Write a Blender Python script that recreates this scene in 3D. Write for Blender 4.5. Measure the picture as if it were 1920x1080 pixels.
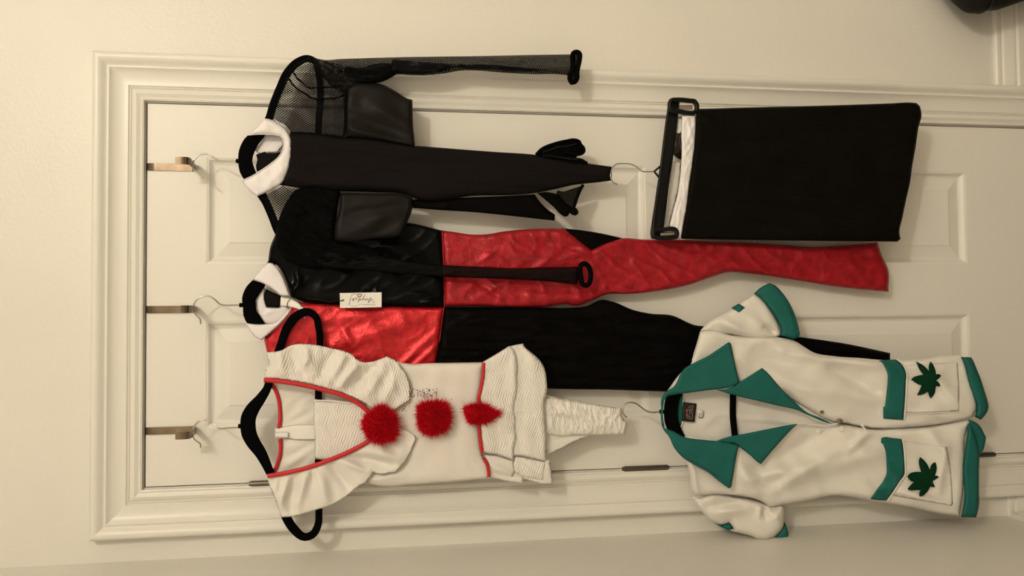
import bpy, bmesh, math, random
import numpy as np
from mathutils import Vector, Matrix
from mathutils.geometry import delaunay_2d_cdt

for o in list(bpy.data.objects): bpy.data.objects.remove(o)
SC = bpy.context.scene
COL = SC.collection
random.seed(7)

# ------------------------------------------------------------------ camera
F_PX = 1440.0
CAM = np.array([-0.0407346, -1.6154193, 1.5415465])
def _rot(a, b, c):
    cx, sx, cy, sy, cz, sz = math.cos(a), math.sin(a), math.cos(b), math.sin(b), math.cos(c), math.sin(c)
    return (np.array([[cz,-sz,0],[sz,cz,0],[0,0,1]]) @ np.array([[cy,0,sy],[0,1,0],[-sy,0,cy]])
            @ np.array([[1,0,0],[0,cx,-sx],[0,sx,cx]]))
AX = np.array([[0,0,-1],[1,0,0],[0,1,0]], float) @ _rot(0.14463495, -0.00864613, 0.03000022)   # right, up, forward
cam = bpy.data.cameras.new('camera'); cam.sensor_width = 36.0; cam.lens = F_PX/1920*36; cam.clip_start = 0.02
co = bpy.data.objects.new('camera', cam); COL.objects.link(co)
M = Matrix(((AX[0][0], AX[1][0], -AX[2][0], CAM[0]), (AX[0][1], AX[1][1], -AX[2][1], CAM[1]),
            (AX[0][2], AX[1][2], -AX[2][2], CAM[2]), (0,0,0,1)))
co.matrix_world = M
SC.camera = co

# ------------------------------------------------------------------ world, lamp, exposure
w = bpy.data.worlds.new('world'); SC.world = w; w.use_nodes = True
w.node_tree.nodes['Background'].inputs[0].default_value = (1.0, 0.84, 0.62, 1)
w.node_tree.nodes['Background'].inputs[1].default_value = 0.05
LAMP = (1.16, -2.75, 3.00)
ld = bpy.data.lights.new('ceiling_lamp_light', 'POINT'); ld.energy = 88; ld.color = (1.0, 0.915, 0.755); ld.shadow_soft_size = 0.10
lo = bpy.data.objects.new('ceiling_lamp_light', ld); lo.location = LAMP; COL.objects.link(lo)
vs = SC.view_settings
SC.display_settings.display_device = 'sRGB'
vs.view_transform = 'Standard'; vs.look = 'None'; vs.exposure = 0.0; vs.gamma = 1.0; vs.use_curve_mapping = False

# ------------------------------------------------------------------ helpers
def unproj(x, y, d):
    """photo pixel -> world point on the vertical plane d metres in front of the door"""
    x = np.asarray(x, float); y = np.asarray(y, float); d = np.asarray(d, float)
    v = ((x-960)/F_PX)[..., None]*AX[0] + ((540-y)/F_PX)[..., None]*AX[1] + AX[2]
    t = (-d-CAM[1])/v[..., 1]
    return CAM + t[..., None]*v

def crop(ox, oy, s):
    return lambda pts: [((p[0]/s)+ox, (p[1]/s)+oy) + tuple(p[2:]) for p in pts]

def tag(o, label=None, cat=None, group=None, kind=None):
    for k, v in (('label', label), ('category', cat), ('group', group), ('kind', kind)):
        if v: o[k] = v
    return o

def thing(name, label, cat, px=None, d=0.05, loc=None, group=None):
    o = bpy.data.objects.new(name, None); COL.objects.link(o)
    o.empty_display_size = 0.03
    o.location = loc if loc is not None else tuple(unproj(px[0], px[1], d))
    return tag(o, label, cat, group)

def root_loc(o):
    v = Vector((0,0,0))
    while o: v += o.location; o = o.parent
    return v

def link(name, verts, faces, mat, parent=None, smooth=True, uvs=None, sharp=None):
    off = root_loc(parent) if parent else Vector((0,0,0))
    V = np.asarray(verts, float) - np.array(off)
    me = bpy.data.meshes.new(name)
    me.from_pydata(V.tolist(), [], [list(f) for f in faces])
    if uvs is not None:
        ul = me.uv_layers.new(name='UVMap'); U = np.asarray(uvs, float)
        li = np.zeros(len(me.loops), dtype=np.int32); me.loops.foreach_get('vertex_index', li)
        ul.data.foreach_set('uv', U[li].astype(np.float32).ravel())
    me.update()
    bm = bmesh.new(); bm.from_mesh(me); bmesh.ops.recalc_face_normals(bm, faces=bm.faces); bm.to_mesh(me); bm.free()
    if smooth:
        me.polygons.foreach_set('use_smooth', [True]*len(me.polygons))
        if sharp: me.set_sharp_from_angle(angle=math.radians(sharp))
    o = bpy.data.objects.new(name, me); COL.objects.link(o)
    if mat: me.materials.append(mat)
    if parent: o.parent = parent
    return o

def box(verts, faces, x0, x1, y0, y1, z0, z1):
    b = len(verts)
    verts += [(x0,y0,z0),(x1,y0,z0),(x1,y1,z0),(x0,y1,z0),(x0,y0,z1),(x1,y0,z1),(x1,y1,z1),(x0,y1,z1)]
    faces += [[b+i for i in f] for f in ((0,3,2,1),(4,5,6,7),(0,1,5,4),(1,2,6,5),(2,3,7,6),(3,0,4,7))]

# --- vectorised gradient noise
_rs = np.random.RandomState(3); _perm = _rs.permutation(512); _g = _rs.uniform(-1, 1, (512, 2)); _g /= np.linalg.norm(_g, axis=1)[:, None]
def pnoise(x, y, seed=0):
    x = np.asarray(x, float)+seed*17.31; y = np.asarray(y, float)+seed*5.77
    xi = np.floor(x).astype(int); yi = np.floor(y).astype(int); xf = x-xi; yf = y-yi
    def g(ix, iy, dx, dy):
        h = _perm[(_perm[ix % 512]+iy) % 512]; return _g[h, 0]*dx+_g[h, 1]*dy
    u = xf*xf*xf*(xf*(xf*6-15)+10); v = yf*yf*yf*(yf*(yf*6-15)+10)
    a = g(xi, yi, xf, yf); b = g(xi+1, yi, xf-1, yf); c = g(xi, yi+1, xf, yf-1); d = g(xi+1, yi+1, xf-1, yf-1)
    return ((a+(b-a)*u)+((c+(d-c)*u)-(a+(b-a)*u))*v)*1.4

def fold_height(folds, x, y):
    h = np.zeros_like(x)
    for f in folds:
        if f[0] == 'r':                                    # a ridge (or valley) along a segment
            _, x0, y0, x1, y1, wd, amp = f
            dx, dy = x1-x0, y1-y0; L2 = dx*dx+dy*dy
            t = np.clip(((x-x0)*dx+(y-y0)*dy)/L2, 0, 1)
            dd = np.hypot(x-x0-t*dx, y-y0-t*dy)
            h += amp*np.exp(-(dd/wd)**2)*(0.35+0.65*np.sin(math.pi*np.clip(t, .06, .94)))
        elif f[0] == 'n':                                  # soft directional undulation
            _, ang, ln, wd, amp, sd = f
            a = math.radians(ang); u = x*math.cos(a)+y*math.sin(a); v = -x*math.sin(a)+y*math.cos(a)
            h += amp*pnoise(u/ln, v/wd, sd)
        elif f[0] == 'c':                                  # directional creases
            _, ang, ln, wd, amp, sd = f
            a = math.radians(ang); u = x*math.cos(a)+y*math.sin(a); v = -x*math.sin(a)+y*math.cos(a)
            n = pnoise(u/ln, v/wd, sd)
            h += amp*(1-np.minimum(np.abs(n)*2.6, 1))**2
        elif f[0] == 's':                                  # radiating pleats from a centre
            _, cx, cy, n, amp, ph = f
            th = np.arctan2(y-cy, x-cx); rr = np.hypot(x-cx, y-cy)
            h += amp*np.sin(th*n+ph+0.8*pnoise(rr/40., th*2, 4))*np.clip(rr/60., 0, 1)
        elif f[0] == 'b':                                  # tilt: linear depth change along a direction
            _, x0, y0, x1, y1, amp = f
            dx, dy = x1-x0, y1-y0
            t = np.clip(((x-x0)*dx+(y-y0)*dy)/(dx*dx+dy*dy), 0, 1)
            h += amp*t
    return h

def smooth_outline(pts, step, closed=True, ang=34):
    P = [np.array(p[:2], float) for p in pts]; n = len(P); out = []
    def corner(i):
        if not closed and i in (0, n-1): return True
        if len(pts[i]) > 2: return bool(pts[i][2])
        a = P[i]-P[i-1]; b = P[(i+1) % n]-P[i]
        c = np.dot(a, b)/(np.linalg.norm(a)*np.linalg.norm(b)+1e-9)
        return math.degrees(math.acos(max(-1, min(1, c)))) > ang
    cs = [corner(i) for i in range(n)]
    def tan(i):
        if cs[i]: return None
        a = P[i]-P[i-1]; b = P[(i+1) % n]-P[i]; la, lb = np.linalg.norm(a), np.linalg.norm(b)
        t = a/la*lb+b/lb*la; return t/(np.linalg.norm(t)+1e-9)
    ts = [tan(i) for i in range(n)]
    for i in range(n if closed else n-1):
        j = (i+1) % n; p0, p1 = P[i], P[j]; L = np.linalg.norm(p1-p0)
        if L < 1e-6: continue
        m0 = ts[i]*L if ts[i] is not None else (p1-p0)*1.0
        m1 = ts[j]*L if ts[j] is not None else (p1-p0)*1.0
        k = max(1, int(round(L/step)))
        for q in range(k):
            t = q/k; t2, t3 = t*t, t*t*t
            out.append((2*t3-3*t2+1)*p0+(t3-2*t2+t)*m0+(-2*t3+3*t2)*p1+(t3-t2)*m1)
    if not closed: out.append(P[-1])
    return np.array(out)

def seg_dist(px, py, poly):
    A = poly; B = np.roll(poly, -1, axis=0); D = B-A; L2 = (D**2).sum(1)+1e-12
    out = np.empty(len(px))
    for s in range(0, len(px), 4000):
        x = px[s:s+4000, None]; y = py[s:s+4000, None]
        t = np.clip(((x-A[:, 0])*D[:, 0]+(y-A[:, 1])*D[:, 1])/L2, 0, 1)
        out[s:s+4000] = np.sqrt(((x-A[:, 0]-t*D[:, 0])**2+(y-A[:, 1]-t*D[:, 1])**2).min(1))
    return out

def inside(px, py, poly):
    r = np.zeros(len(px), bool); A = poly; B = np.roll(poly, -1, axis=0)
    for (x0, y0), (x1, y1) in zip(A, B):
        if y0 == y1: continue
        c = ((y0 > py) != (y1 > py)) & (px < (x1-x0)*(py-y0)/(y1-y0)+x0); r ^= c
    return r

class Surf: pass

def cloth(name, parent, mat, poly, d, T=0.012, R=28., Tb=None, folds=(), step=4.0, on=None, lift=0.002, wave=True, label=None, edge_fold=0.25):
    """A piece of cloth with a traced outline, its own depth, a rounded front and a back, folds as real relief.
    d: metres in front of the door, or use on=Surf to lie on another piece."""
    T *= 0.62; R *= 0.6
    ol = smooth_outline(poly, step)
    x0, y0 = ol.min(0); x1, y1 = ol.max(0)
    gx, gy = [], []
    r = 0; yy = y0
    while yy < y1:
        xs = np.arange(x0+(step/2 if r % 2 else 0), x1, step); gx.append(xs); gy.append(np.full(len(xs), yy)); yy += step*0.866; r += 1
    gx = np.concatenate(gx); gy = np.concatenate(gy)
    k = inside(gx, gy, ol); gx, gy = gx[k], gy[k]
    if len(gx):
        k = seg_dist(gx, gy, ol) > step*0.55; gx, gy = gx[k], gy[k]
    nb = len(ol)
    pts = [Vector(p) for p in ol.tolist()]+[Vector(p) for p in zip(gx.tolist(), gy.tolist())]
    V, E, Fc, ov, oe, of = delaunay_2d_cdt(pts, [(i, (i+1) % nb) for i in range(nb)], [], 1, 1e-4)
    X = np.array([v[0] for v in V]); Y = np.array([v[1] for v in V])
    dist = seg_dist(X, Y, ol); bnd = dist < 1e-3
    Tb = T*0.6 if Tb is None else Tb
    def prof(q):
        s = np.clip(q/R, 0, 1); return np.sqrt(np.maximum(0, 1-(1-s)**2))
    tilts = [q for q in folds if q[0] == 'b']; folds = [q for q in folds if q[0] != 'b']
    def base(x, y):
        x = np.asarray(x, float); y = np.asarray(y, float)
        return (on.depth(x, y)+lift if on is not None else np.full_like(x, d))+fold_height(tilts, x, y)
    def fade(q): return edge_fold+(1-edge_fold)*np.clip(q/10., 0, 1)
    fh = fold_height(folds, X, Y)*fade(dist)
    b = base(X, Y)
    df = b+T*prof(dist)+fh
    db = b-Tb*prof(dist)+(fh*(0.85 if Tb < 0.004 else 0.0))
    db = np.minimum(db, df-0.0004*(~bnd))
    W0 = unproj(X, Y, df); uv = np.stack([W0[:, 0], W0[:, 2]], 1)
    W1 = unproj(X, Y, db)
    n = len(X); idx = -np.ones(n, int); ni = np.where(~bnd)[0]; idx[ni] = n+np.arange(len(ni)); idx[bnd] = np.where(bnd)[0]
    df_b = df[bnd]
    verts = np.concatenate([W0, W1[ni]]); uvs = np.concatenate([uv, uv[ni]])
    faces = [list(f) for f in Fc]+[[int(idx[v]) for v in f[::-1]] for f in Fc if not all(bnd[v] for v in f)]
    o = link(name, verts, faces, mat, parent, True, uvs)
    if label: o['label'] = label
    S = Surf(); S.obj = o; S.outline = ol
    def depth(x, y):
        x = np.asarray(x, float); y = np.asarray(y, float); sh = x.shape; x = x.ravel(); y = y.ravel()
        q = np.where(inside(x, y, ol), seg_dist(x, y, ol), 0)
        return (base(x, y)+T*prof(q)+fold_height(folds, x, y)*fade(q)).reshape(sh)
    S.depth = depth
    return S

def sweep(name, parent, mat, path, d, hw, b, closed=False, step=5.0, seg=10, on=None, lift=0.0, dfun=None, power=1.0, cap=True, label=None):
    """Flat band or round cord swept along a traced path. hw: half width in metres (number or per-point list), b: half thickness."""
    hasw = len(path[0]) > 2
    P2 = [(p[0], p[1]) for p in path]
    ol = smooth_outline(P2, step, closed, ang=75)
    if hasw:                                               # widths given in photo pixels at the points
        src = np.array(P2); wsrc = np.array([p[2] for p in path], float)
        n = len(src); seglen = [np.linalg.norm(src[(i+1) % n]-src[i]) for i in range(n if closed else n-1)]
        # parameter of each outline sample = same subdivision as smooth_outline
        wv = []
        for i in range(n if closed else n-1):
            j = (i+1) % n; k = max(1, int(round(seglen[i]/step)))
            wv += [wsrc[i]+(wsrc[j]-wsrc[i])*q/k for q in range(k)]
        if not closed: wv.append(wsrc[-1])
        wv = np.array(wv)
    x, y = ol[:, 0], ol[:, 1]
    if on is not None: dd = on.depth(x, y)+lift
    elif dfun is not None: dd = np.array([dfun(t) for t in np.linspace(0, 1, len(x))])
    else: dd = np.full(len(x), d)
    C = unproj(x, y, dd)
    if hasw: H = wv/F_PX*(-CAM[1]-dd)*1.02
    else: H = np.full(len(x), hw, float)
    n = len(C)
    tg = (np.roll(C, -1, 0)-np.roll(C, 1, 0)) if closed else np.gradient(C, axis=0)
    tg /= np.linalg.norm(tg, axis=1)[:, None]+1e-12
    yv = np.array([0, -1.0, 0]); nv = np.cross(tg, yv); nv /= np.linalg.norm(nv, axis=1)[:, None]+1e-12
    bv = np.cross(nv, tg)
    verts = []; faces = []
    for i in range(n):
        for k in range(seg):
            a = 2*math.pi*k/seg; ca, sa = math.cos(a), math.sin(a)
            ca = math.copysign(abs(ca)**power, ca); sa = math.copysign(abs(sa)**power, sa)
            verts.append(C[i]+nv[i]*H[i]*ca+bv[i]*b*sa)
    for i in range(n if closed else n-1):
        j = (i+1) % n
        for k in range(seg):
            l = (k+1) % seg; faces.append((i*seg+k, i*seg+l, j*seg+l, j*seg+k))
    if not closed and cap:
        faces.append(tuple(range(seg))[::-1]); faces.append(tuple((n-1)*seg+k for k in range(seg)))
    s = np.concatenate([[0], np.cumsum(np.linalg.norm(np.diff(C, axis=0), axis=1))])
    uvs = [(s[i], k/seg*2*(H[i]+b)) for i in range(n) for k in range(seg)]
    o = link(name, verts, faces, mat, parent, True, uvs, 60)
    if label: o['label'] = label
    return o

# ------------------------------------------------------------------ materials
def N(nt, t, **kw):
    n = nt.nodes.new(t)
    for k, v in kw.items(): setattr(n, k, v)
    return n
def mat(name, col, rough=0.6, metal=0.0, sheen=0.0, coat=0.0, spec=0.5, var=0.0, var_scale=30., bump=None, coords='Object', var_col=None):
    m = bpy.data.materials.new(name); m.use_nodes = True; nt = m.node_tree; p = nt.nodes['Principled BSDF']
    p.inputs['Base Color'].default_value = (*col, 1); p.inputs['Roughness'].default_value = rough; p.inputs['Metallic'].default_value = metal
    p.inputs['Specular IOR Level'].default_value = spec
    if sheen: p.inputs['Sheen Weight'].default_value = sheen; p.inputs['Sheen Roughness'].default_value = 0.4
    if coat: p.inputs['Coat Weight'].default_value = coat; p.inputs['Coat Roughness'].default_value = 0.12
    tc = N(nt, 'ShaderNodeTexCoord')
    if var:
        nz = N(nt, 'ShaderNodeTexNoise'); nz.inputs['Scale'].default_value = var_scale; nz.inputs['Detail'].default_value = 4
        nt.links.new(tc.outputs[coords], nz.inputs['Vector'])
        mx = N(nt, 'ShaderNodeMix', data_type='RGBA')
        mx.inputs['A'].default_value = (*col, 1); c2 = var_col or tuple(c*(1-var) for c in col); mx.inputs['B'].default_value = (*c2, 1)
        mr = N(nt, 'ShaderNodeMapRange'); mr.inputs['From Min'].default_value = 0.35; mr.inputs['From Max'].default_value = 0.68
        nt.links.new(nz.outputs['Fac'], mr.inputs['Value']); nt.links.new(mr.outputs['Result'], mx.inputs['Factor'])
        nt.links.new(mx.outputs['Result'], p.inputs['Base Color'])
    if bump:
        prev = None
        for (kind, scale, stretch, strength, dist) in bump:
            mp = N(nt, 'ShaderNodeMapping'); mp.inputs['Scale'].default_value = stretch
            nt.links.new(tc.outputs[coords], mp.inputs['Vector'])
            if kind == 'zigzag':                           # crinkle: fine ridges that zigzag
                sp = N(nt, 'ShaderNodeSeparateXYZ'); nt.links.new(mp.outputs[0], sp.inputs[0])
                def nz_(sc, st, det=2):
                    m2 = N(nt, 'ShaderNodeMapping'); m2.inputs['Scale'].default_value = st; nt.links.new(mp.outputs[0], m2.inputs['Vector'])
                    q = N(nt, 'ShaderNodeTexNoise'); q.inputs['Scale'].default_value = sc; q.inputs['Detail'].default_value = det; nt.links.new(m2.outputs[0], q.inputs['Vector']); return q.outputs['Fac']
                def mth(op, a, b_, c_=None):
                    q = N(nt, 'ShaderNodeMath', operation=op)
                    for i_, val in enumerate((a, b_, c_)):
                        if val is None: continue
                        if isinstance(val, (int, float)): q.inputs[i_].default_value = val
                        else: nt.links.new(val, q.inputs[i_])
                    return q.outputs[0]
                wn = nz_(30, (1, 1, 1)); hs = []
                for slope in (0.36, -0.36):                # two families of slanting ridges
                    ph = mth('MULTIPLY_ADD', sp.outputs['X'], slope, sp.outputs['Y']); ph = mth('MULTIPLY_ADD', wn, 0.010, ph)
                    hs.append(mth('SINE', mth('MULTIPLY', ph, 2*math.pi/scale), 0))
                ms_ = N(nt, 'ShaderNodeMapRange'); ms_.inputs['From Min'].default_value = .44; ms_.inputs['From Max'].default_value = .56; nt.links.new(nz_(46, (1, .35, 1), 1), ms_.inputs['Value'])
                am = N(nt, 'ShaderNodeMapRange'); am.inputs['From Min'].default_value = .3; am.inputs['From Max'].default_value = .62; am.inputs['To Min'].default_value = .1; am.inputs['To Max'].default_value = .6; nt.links.new(nz_(60, (1, 1.6, 1), 2), am.inputs['Value'])
                mx_ = mth('MULTIPLY_ADD', mth('SUBTRACT', hs[1], hs[0]), ms_.outputs['Result'], hs[0])
                t = None; out = mth('MULTIPLY', mx_, am.outputs['Result'])
            elif kind == 'noise':
                t = N(nt, 'ShaderNodeTexNoise'); t.inputs['Scale'].default_value = scale; t.inputs['Detail'].default_value = 3; out = t.outputs['Fac']
            elif kind == 'voronoi':
                t = N(nt, 'ShaderNodeTexVoronoi'); t.inputs['Scale'].default_value = scale; t.feature = 'SMOOTH_F1'; out = t.outputs['Distance']
            else:
                t = N(nt, 'ShaderNodeTexWave'); t.inputs['Scale'].default_value = scale; t.inputs['Distortion'].default_value = 6; t.inputs['Detail'].default_value = 2; t.inputs['Detail Scale'].default_value = 1.5; out = t.outputs['Fac']
            if t: nt.links.new(mp.outputs[0], t.inputs['Vector'])
            bp = N(nt, 'ShaderNodeBump'); bp.inputs['Strength'].default_value = strength; bp.inputs['Distance'].default_value = dist
            nt.links.new(out, bp.inputs['Height'])
            if prev: nt.links.new(prev.outputs[0], bp.inputs['Normal'])
            prev = bp
        nt.links.new(prev.outputs[0], p.inputs['Normal'])
    return m

PAINT = (0.80, 0.77, 0.71)
m_wall = mat('wall_paint', PAINT, 0.33, spec=0.26, var=0.04, var_scale=3, bump=[('noise', 130, (1,1,1), 0.24, 0.003), ('noise', 300, (1,1,1), 0.22, 0.002)])
m_wall_side = mat('side_wall_paint', PAINT, 0.42, var=0.04, var_scale=3, bump=[('noise', 110, (1,1,1), 0.14, 0.003)])
m_wall2 = mat('plain_wall_paint', PAINT, 0.6)
m_trim = mat('trim_gloss_paint', (0.80, 0.77, 0.71), 0.32, spec=0.35, bump=[('noise', 60, (1,1,1), 0.06, 0.002)])
m_door = mat('door_paint', (0.81, 0.78, 0.725), 0.38, spec=0.3, bump=[('noise', 22, (14, 14, 0.6), 0.10, 0.0012)])
m_ceiling = mat('ceiling_paint', (0.84, 0.82, 0.78), 0.8)
m_floor = mat('carpet', (0.30, 0.24, 0.17), 0.95, var=0.4, var_scale=120, bump=[('noise', 400, (1,1,1), 0.8, 0.01)])
m_nickel = mat('brushed_nickel', (0.22, 0.165, 0.12), 0.13, 1.0, var=0.35, var_scale=40, bump=[('noise', 80, (1, 1, 8), 0.05, 0.0005)])  # nickel darkened to brown: reflection of a dark room put into the colour
m_hinge = mat('dark_hinge_metal', (0.16, 0.14, 0.12), 0.38, 1.0)
m_bronze = mat('dark_bronze', (0.05, 0.04, 0.035), 0.3, 1.0)
m_chrome = mat('chrome_wire', (0.48, 0.45, 0.40), 0.16, 1.0)
m_velvet = mat('black_velvet', (0.0025, 0.0025, 0.003), 0.95, spec=0.03, bump=[('noise', 900, (1,1,1), 0.3, 0.0006)])
m_plastic = mat('black_plastic', (0.005, 0.005, 0.005), 0.34, spec=0.22)
m_steel = mat('clip_steel', (0.65, 0.62, 0.58), 0.25, 1.0)
m_matte = mat('black_stretch_fabric', (0.0085, 0.0070, 0.0064), 0.75, spec=0.05, bump=[('noise', 700, (1,1,1), 0.25, 0.0006)], coords='UV')
m_satin = mat('dark_satin_fabric', (0.0095, 0.0074, 0.0066), 0.45, spec=0.10, bump=[('noise', 500, (1,1,1), 0.2, 0.0006)], coords='UV')
m_gather = mat('black_gathered_net', (0.0022, 0.0022, 0.002), 0.7, spec=0.035, bump=[('noise', 350, (1,1,1), 0.6, 0.002)], coords='UV')
m_vinyl = mat('black_vinyl', (0.0026, 0.0026, 0.0024), 0.15, spec=0.06, bump=[('noise', 20, (1,1,1), 0.05, 0.003), ('noise', 900, (1,1,1), 0.08, 0.0003)], coords='UV')
m_leg = mat('black_stretch_leg', (0.0028, 0.0024, 0.002), 0.5, spec=0.03, bump=[('noise', 120, (1,1,1), 0.25, 0.002)], coords='UV')
m_skirt = mat('black_skirt_fabric', (0.0046, 0.0041, 0.0028), 0.55, spec=0.04, bump=[('noise', 600, (1,1,1), 0.3, 0.0006)], coords='UV')
m_red = mat('red_foil_fabric', (0.45, 0.011, 0.022), 0.40, 0.25, spec=0.35, var=0.4, var_scale=50, var_col=(0.27, 0.007, 0.012), bump=[('noise', 70, (1,1,1), 0.34, 0.003), ('noise', 240, (1,1,1), 0.42, 0.0014)], coords='UV')
m_red2 = mat('bright_red_foil_fabric', (0.64, 0.018, 0.026), 0.36, 0.45, spec=0.5, var=0.35, var_scale=55, var_col=(0.44, 0.011, 0.016), bump=[('noise', 55, (1,1,1), 0.35, 0.004), ('noise', 240, (1,1,1), 0.40, 0.0014)], coords='UV')
m_crinkle = mat('white_crinkle_fabric', (0.82, 0.78, 0.73), 0.75, bump=[('zigzag', 0.0052, (1, 1, 1), 0.55, 0.0018), ('noise', 60, (1, 3, 1), 0.30, 0.002)], coords='UV')
m_ribbed = mat('white_ribbed_knit', (0.80, 0.75, 0.70), 0.8, sheen=0.1, bump=[('noise', 500, (0.15, 1, 1), 0.35, 0.0012), ('noise', 500, (1, 0.25, 1), 0.2, 0.001)], coords='UV')
m_sheer = mat('white_lining', (0.80, 0.76, 0.71), 0.8, bump=[('noise', 60, (1,1,1), 0.2, 0.002)], coords='UV')
m_collar = mat('white_satin_collar', (0.84, 0.80, 0.82), 0.5, bump=[('noise', 70, (1,1,1), 0.22, 0.003)], coords='UV')
m_fleece = mat('white_fleece', (0.80, 0.76, 0.70), 0.9, sheen=0.25, bump=[('noise', 700, (1,1,1), 0.35, 0.0012)], coords='UV')
m_fleece_in = mat('white_fleece_inside', (0.78, 0.75, 0.71), 0.9, bump=[('noise', 400, (1,1,1), 0.15, 0.001)], coords='UV')
m_teal = mat('teal_fabric', (0.014, 0.135, 0.118), 0.65, spec=0.2, var=0.12, var_scale=25, bump=[('noise', 800, (1,1,1), 0.25, 0.0006)], coords='UV')
m_leaf = mat('dark_green_felt', (0.0035, 0.034, 0.015), 0.95, spec=0.1, bump=[('noise', 900, (1,1,1), 0.5, 0.001)], coords='UV')
m_piping = mat('red_piping', (0.55, 0.012, 0.015), 0.55, bump=[('noise', 400, (1,1,1), 0.2, 0.0006)], coords='UV')
m_fur = mat('red_marabou', (0.72, 0.004, 0.016), 0.8, spec=0.15, var=0.2, var_scale=200)
m_paper = mat('white_card', (0.86, 0.82, 0.78), 0.6)
m_ink = mat('grey_ink', (0.11, 0.10, 0.09), 0.7)
m_lips = mat('plum_ink', (0.16, 0.012, 0.05), 0.6)
m_gold = mat('gold_thread', (0.42, 0.33, 0.20), 0.6)
m_redthread = mat('red_thread', (0.45, 0.05, 0.05), 0.6)
m_black = mat('black_woven_label', (0.008, 0.007, 0.008), 0.6)
m_bag = mat('dark_bag_fabric', (0.010, 0.009, 0.006), 0.6, spec=0.2, var=0.3, var_scale=50, bump=[('noise', 500, (1,1,1), 0.3, 0.001)])
m_label = mat('white_label', (0.88, 0.84, 0.80), 0.6)
m_thread = mat('black_thread', (0.006, 0.006, 0.006), 0.8)
m_shade = mat('lamp_glass', (0.9, 0.87, 0.8), 0.5)

def net_material(name, cell, width, col):
    """fishnet: diamond lattice of strands with open holes between them"""
    m = bpy.data.materials.new(name); m.use_nodes = True; nt = m.node_tree; p = nt.nodes['Principled BSDF']; out = nt.nodes['Material Output']
    p.inputs['Base Color'].default_value = (*col, 1); p.inputs['Roughness'].default_value = 0.6; p.inputs['Specular IOR Level'].default_value = 0.08
    uv = N(nt, 'ShaderNodeTexCoord'); sx = N(nt, 'ShaderNodeSeparateXYZ'); nt.links.new(uv.outputs['UV'], sx.inputs[0])
    ds = []
    for a, b in ((1.0, 0.72), (1.0, -0.72)):
        m1 = N(nt, 'ShaderNodeMath', operation='MULTIPLY'); m1.inputs[1].default_value = a/cell; nt.links.new(sx.outputs['X'], m1.inputs[0])
        m2 = N(nt, 'ShaderNodeMath', operation='MULTIPLY_ADD'); m2.inputs[1].default_value = b/cell; nt.links.new(sx.outputs['Y'], m2.inputs[0]); nt.links.new(m1.outputs[0], m2.inputs[2])
        fr = N(nt, 'ShaderNodeMath', operation='FRACT'); nt.links.new(m2.outputs[0], fr.inputs[0])
        sb = N(nt, 'ShaderNodeMath', operation='SUBTRACT'); sb.inputs[1].default_value = 0.5; nt.links.new(fr.outputs[0], sb.inputs[0])
        ab = N(nt, 'ShaderNodeMath', operation='ABSOLUTE'); nt.links.new(sb.outputs[0], ab.inputs[0])
        lt = N(nt, 'ShaderNodeMath', operation='LESS_THAN'); lt.inputs[1].default_value = width/2; nt.links.new(ab.outputs[0], lt.inputs[0]); ds.append(lt)
    mx = N(nt, 'ShaderNodeMath', operation='MAXIMUM'); nt.links.new(ds[0].outputs[0], mx.inputs[0]); nt.links.new(ds[1].outputs[0], mx.inputs[1])
    tr = N(nt, 'ShaderNodeBsdfTransparent'); ms = N(nt, 'ShaderNodeMixShader')
    nt.links.new(mx.outputs[0], ms.inputs[0]); nt.links.new(tr.outputs[0], ms.inputs[1]); nt.links.new(p.outputs[0], ms.inputs[2])
    nt.links.new(ms.outputs[0], out.inputs['Surface'])
    return m
m_net = net_material('black_fishnet', 0.0046, 0.27, (0.002, 0.002, 0.002))
m_net_fine = net_material('black_fishnet_sleeve', 0.0034, 0.70, (0.002, 0.002, 0.002))
m_net_dense = net_material('black_fishnet_bunched', 0.0032, 0.78, (0.002, 0.002, 0.002))

# ------------------------------------------------------------------ the room
XL, XR, YF, ZC = -0.525, 2.45, -3.6, 3.25
DW, DT, DB = 0.381, 2.040, 0.012                         # door half width, top, bottom
def structure(name, verts, faces, m, parent=None, sharp=35, smooth=True):
    o = link(name, verts, faces, m, parent, smooth, None, sharp)
    if parent is None: o['kind'] = 'structure'
    return o
ow, ot = DW+0.0022, DT+0.0035                            # wall opening (inner face of the jamb)
v, f = [], []
box(v, f, XL-.1, -ow-.018, 0, .12, 0, ZC); box(v, f, ow+.018, XR+.1, 0, .12, 0, ZC); box(v, f, -ow-.018, ow+.018, 0, .12, ot+.018, ZC)
structure('wall_back', v, f, m_wall, smooth=False)
v, f = [], []; box(v, f, XL-.1, XL, YF, 0, 0, ZC); structure('wall_left', v, f, m_wall_side, smooth=False)
v, f = [], []; box(v, f, XR, XR+.1, YF, 0, 0, ZC); structure('wall_right', v, f, m_wall2, smooth=False)
v, f = [], []; box(v, f, XL-.1, XR+.1, YF-.1, YF, 0, ZC); structure('wall_front', v, f, m_wall2, smooth=False)
v, f = [], []; box(v, f, XL-.1, XR+.1, YF-.1, .6, -.1, 0); structure('floor', v, f, m_floor, smooth=False)
v, f = [], []; box(v, f, XL-.1, XR+.1, YF-.1, .12, ZC, ZC+.1); structure('ceiling', v, f, m_ceiling, smooth=False)

# door jamb and stop
v, f = [], []
box(v, f, -ow-.018, -ow, 0.001, .118, 0, ot); box(v, f, ow, ow+.018, 0.001, .118, 0, ot); box(v, f, -ow-.018, ow+.018, 0.001, .118, ot, ot+.018)
box(v, f, -ow, -ow+.012, .040, .075, 0, ot); box(v, f, ow-.012, ow, .040, .075, 0, ot); box(v, f, -ow+.012, ow-.012, .040, .075, ot-.012, ot)
structure('trim_4', v, f, m_trim, smooth=False)

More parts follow.
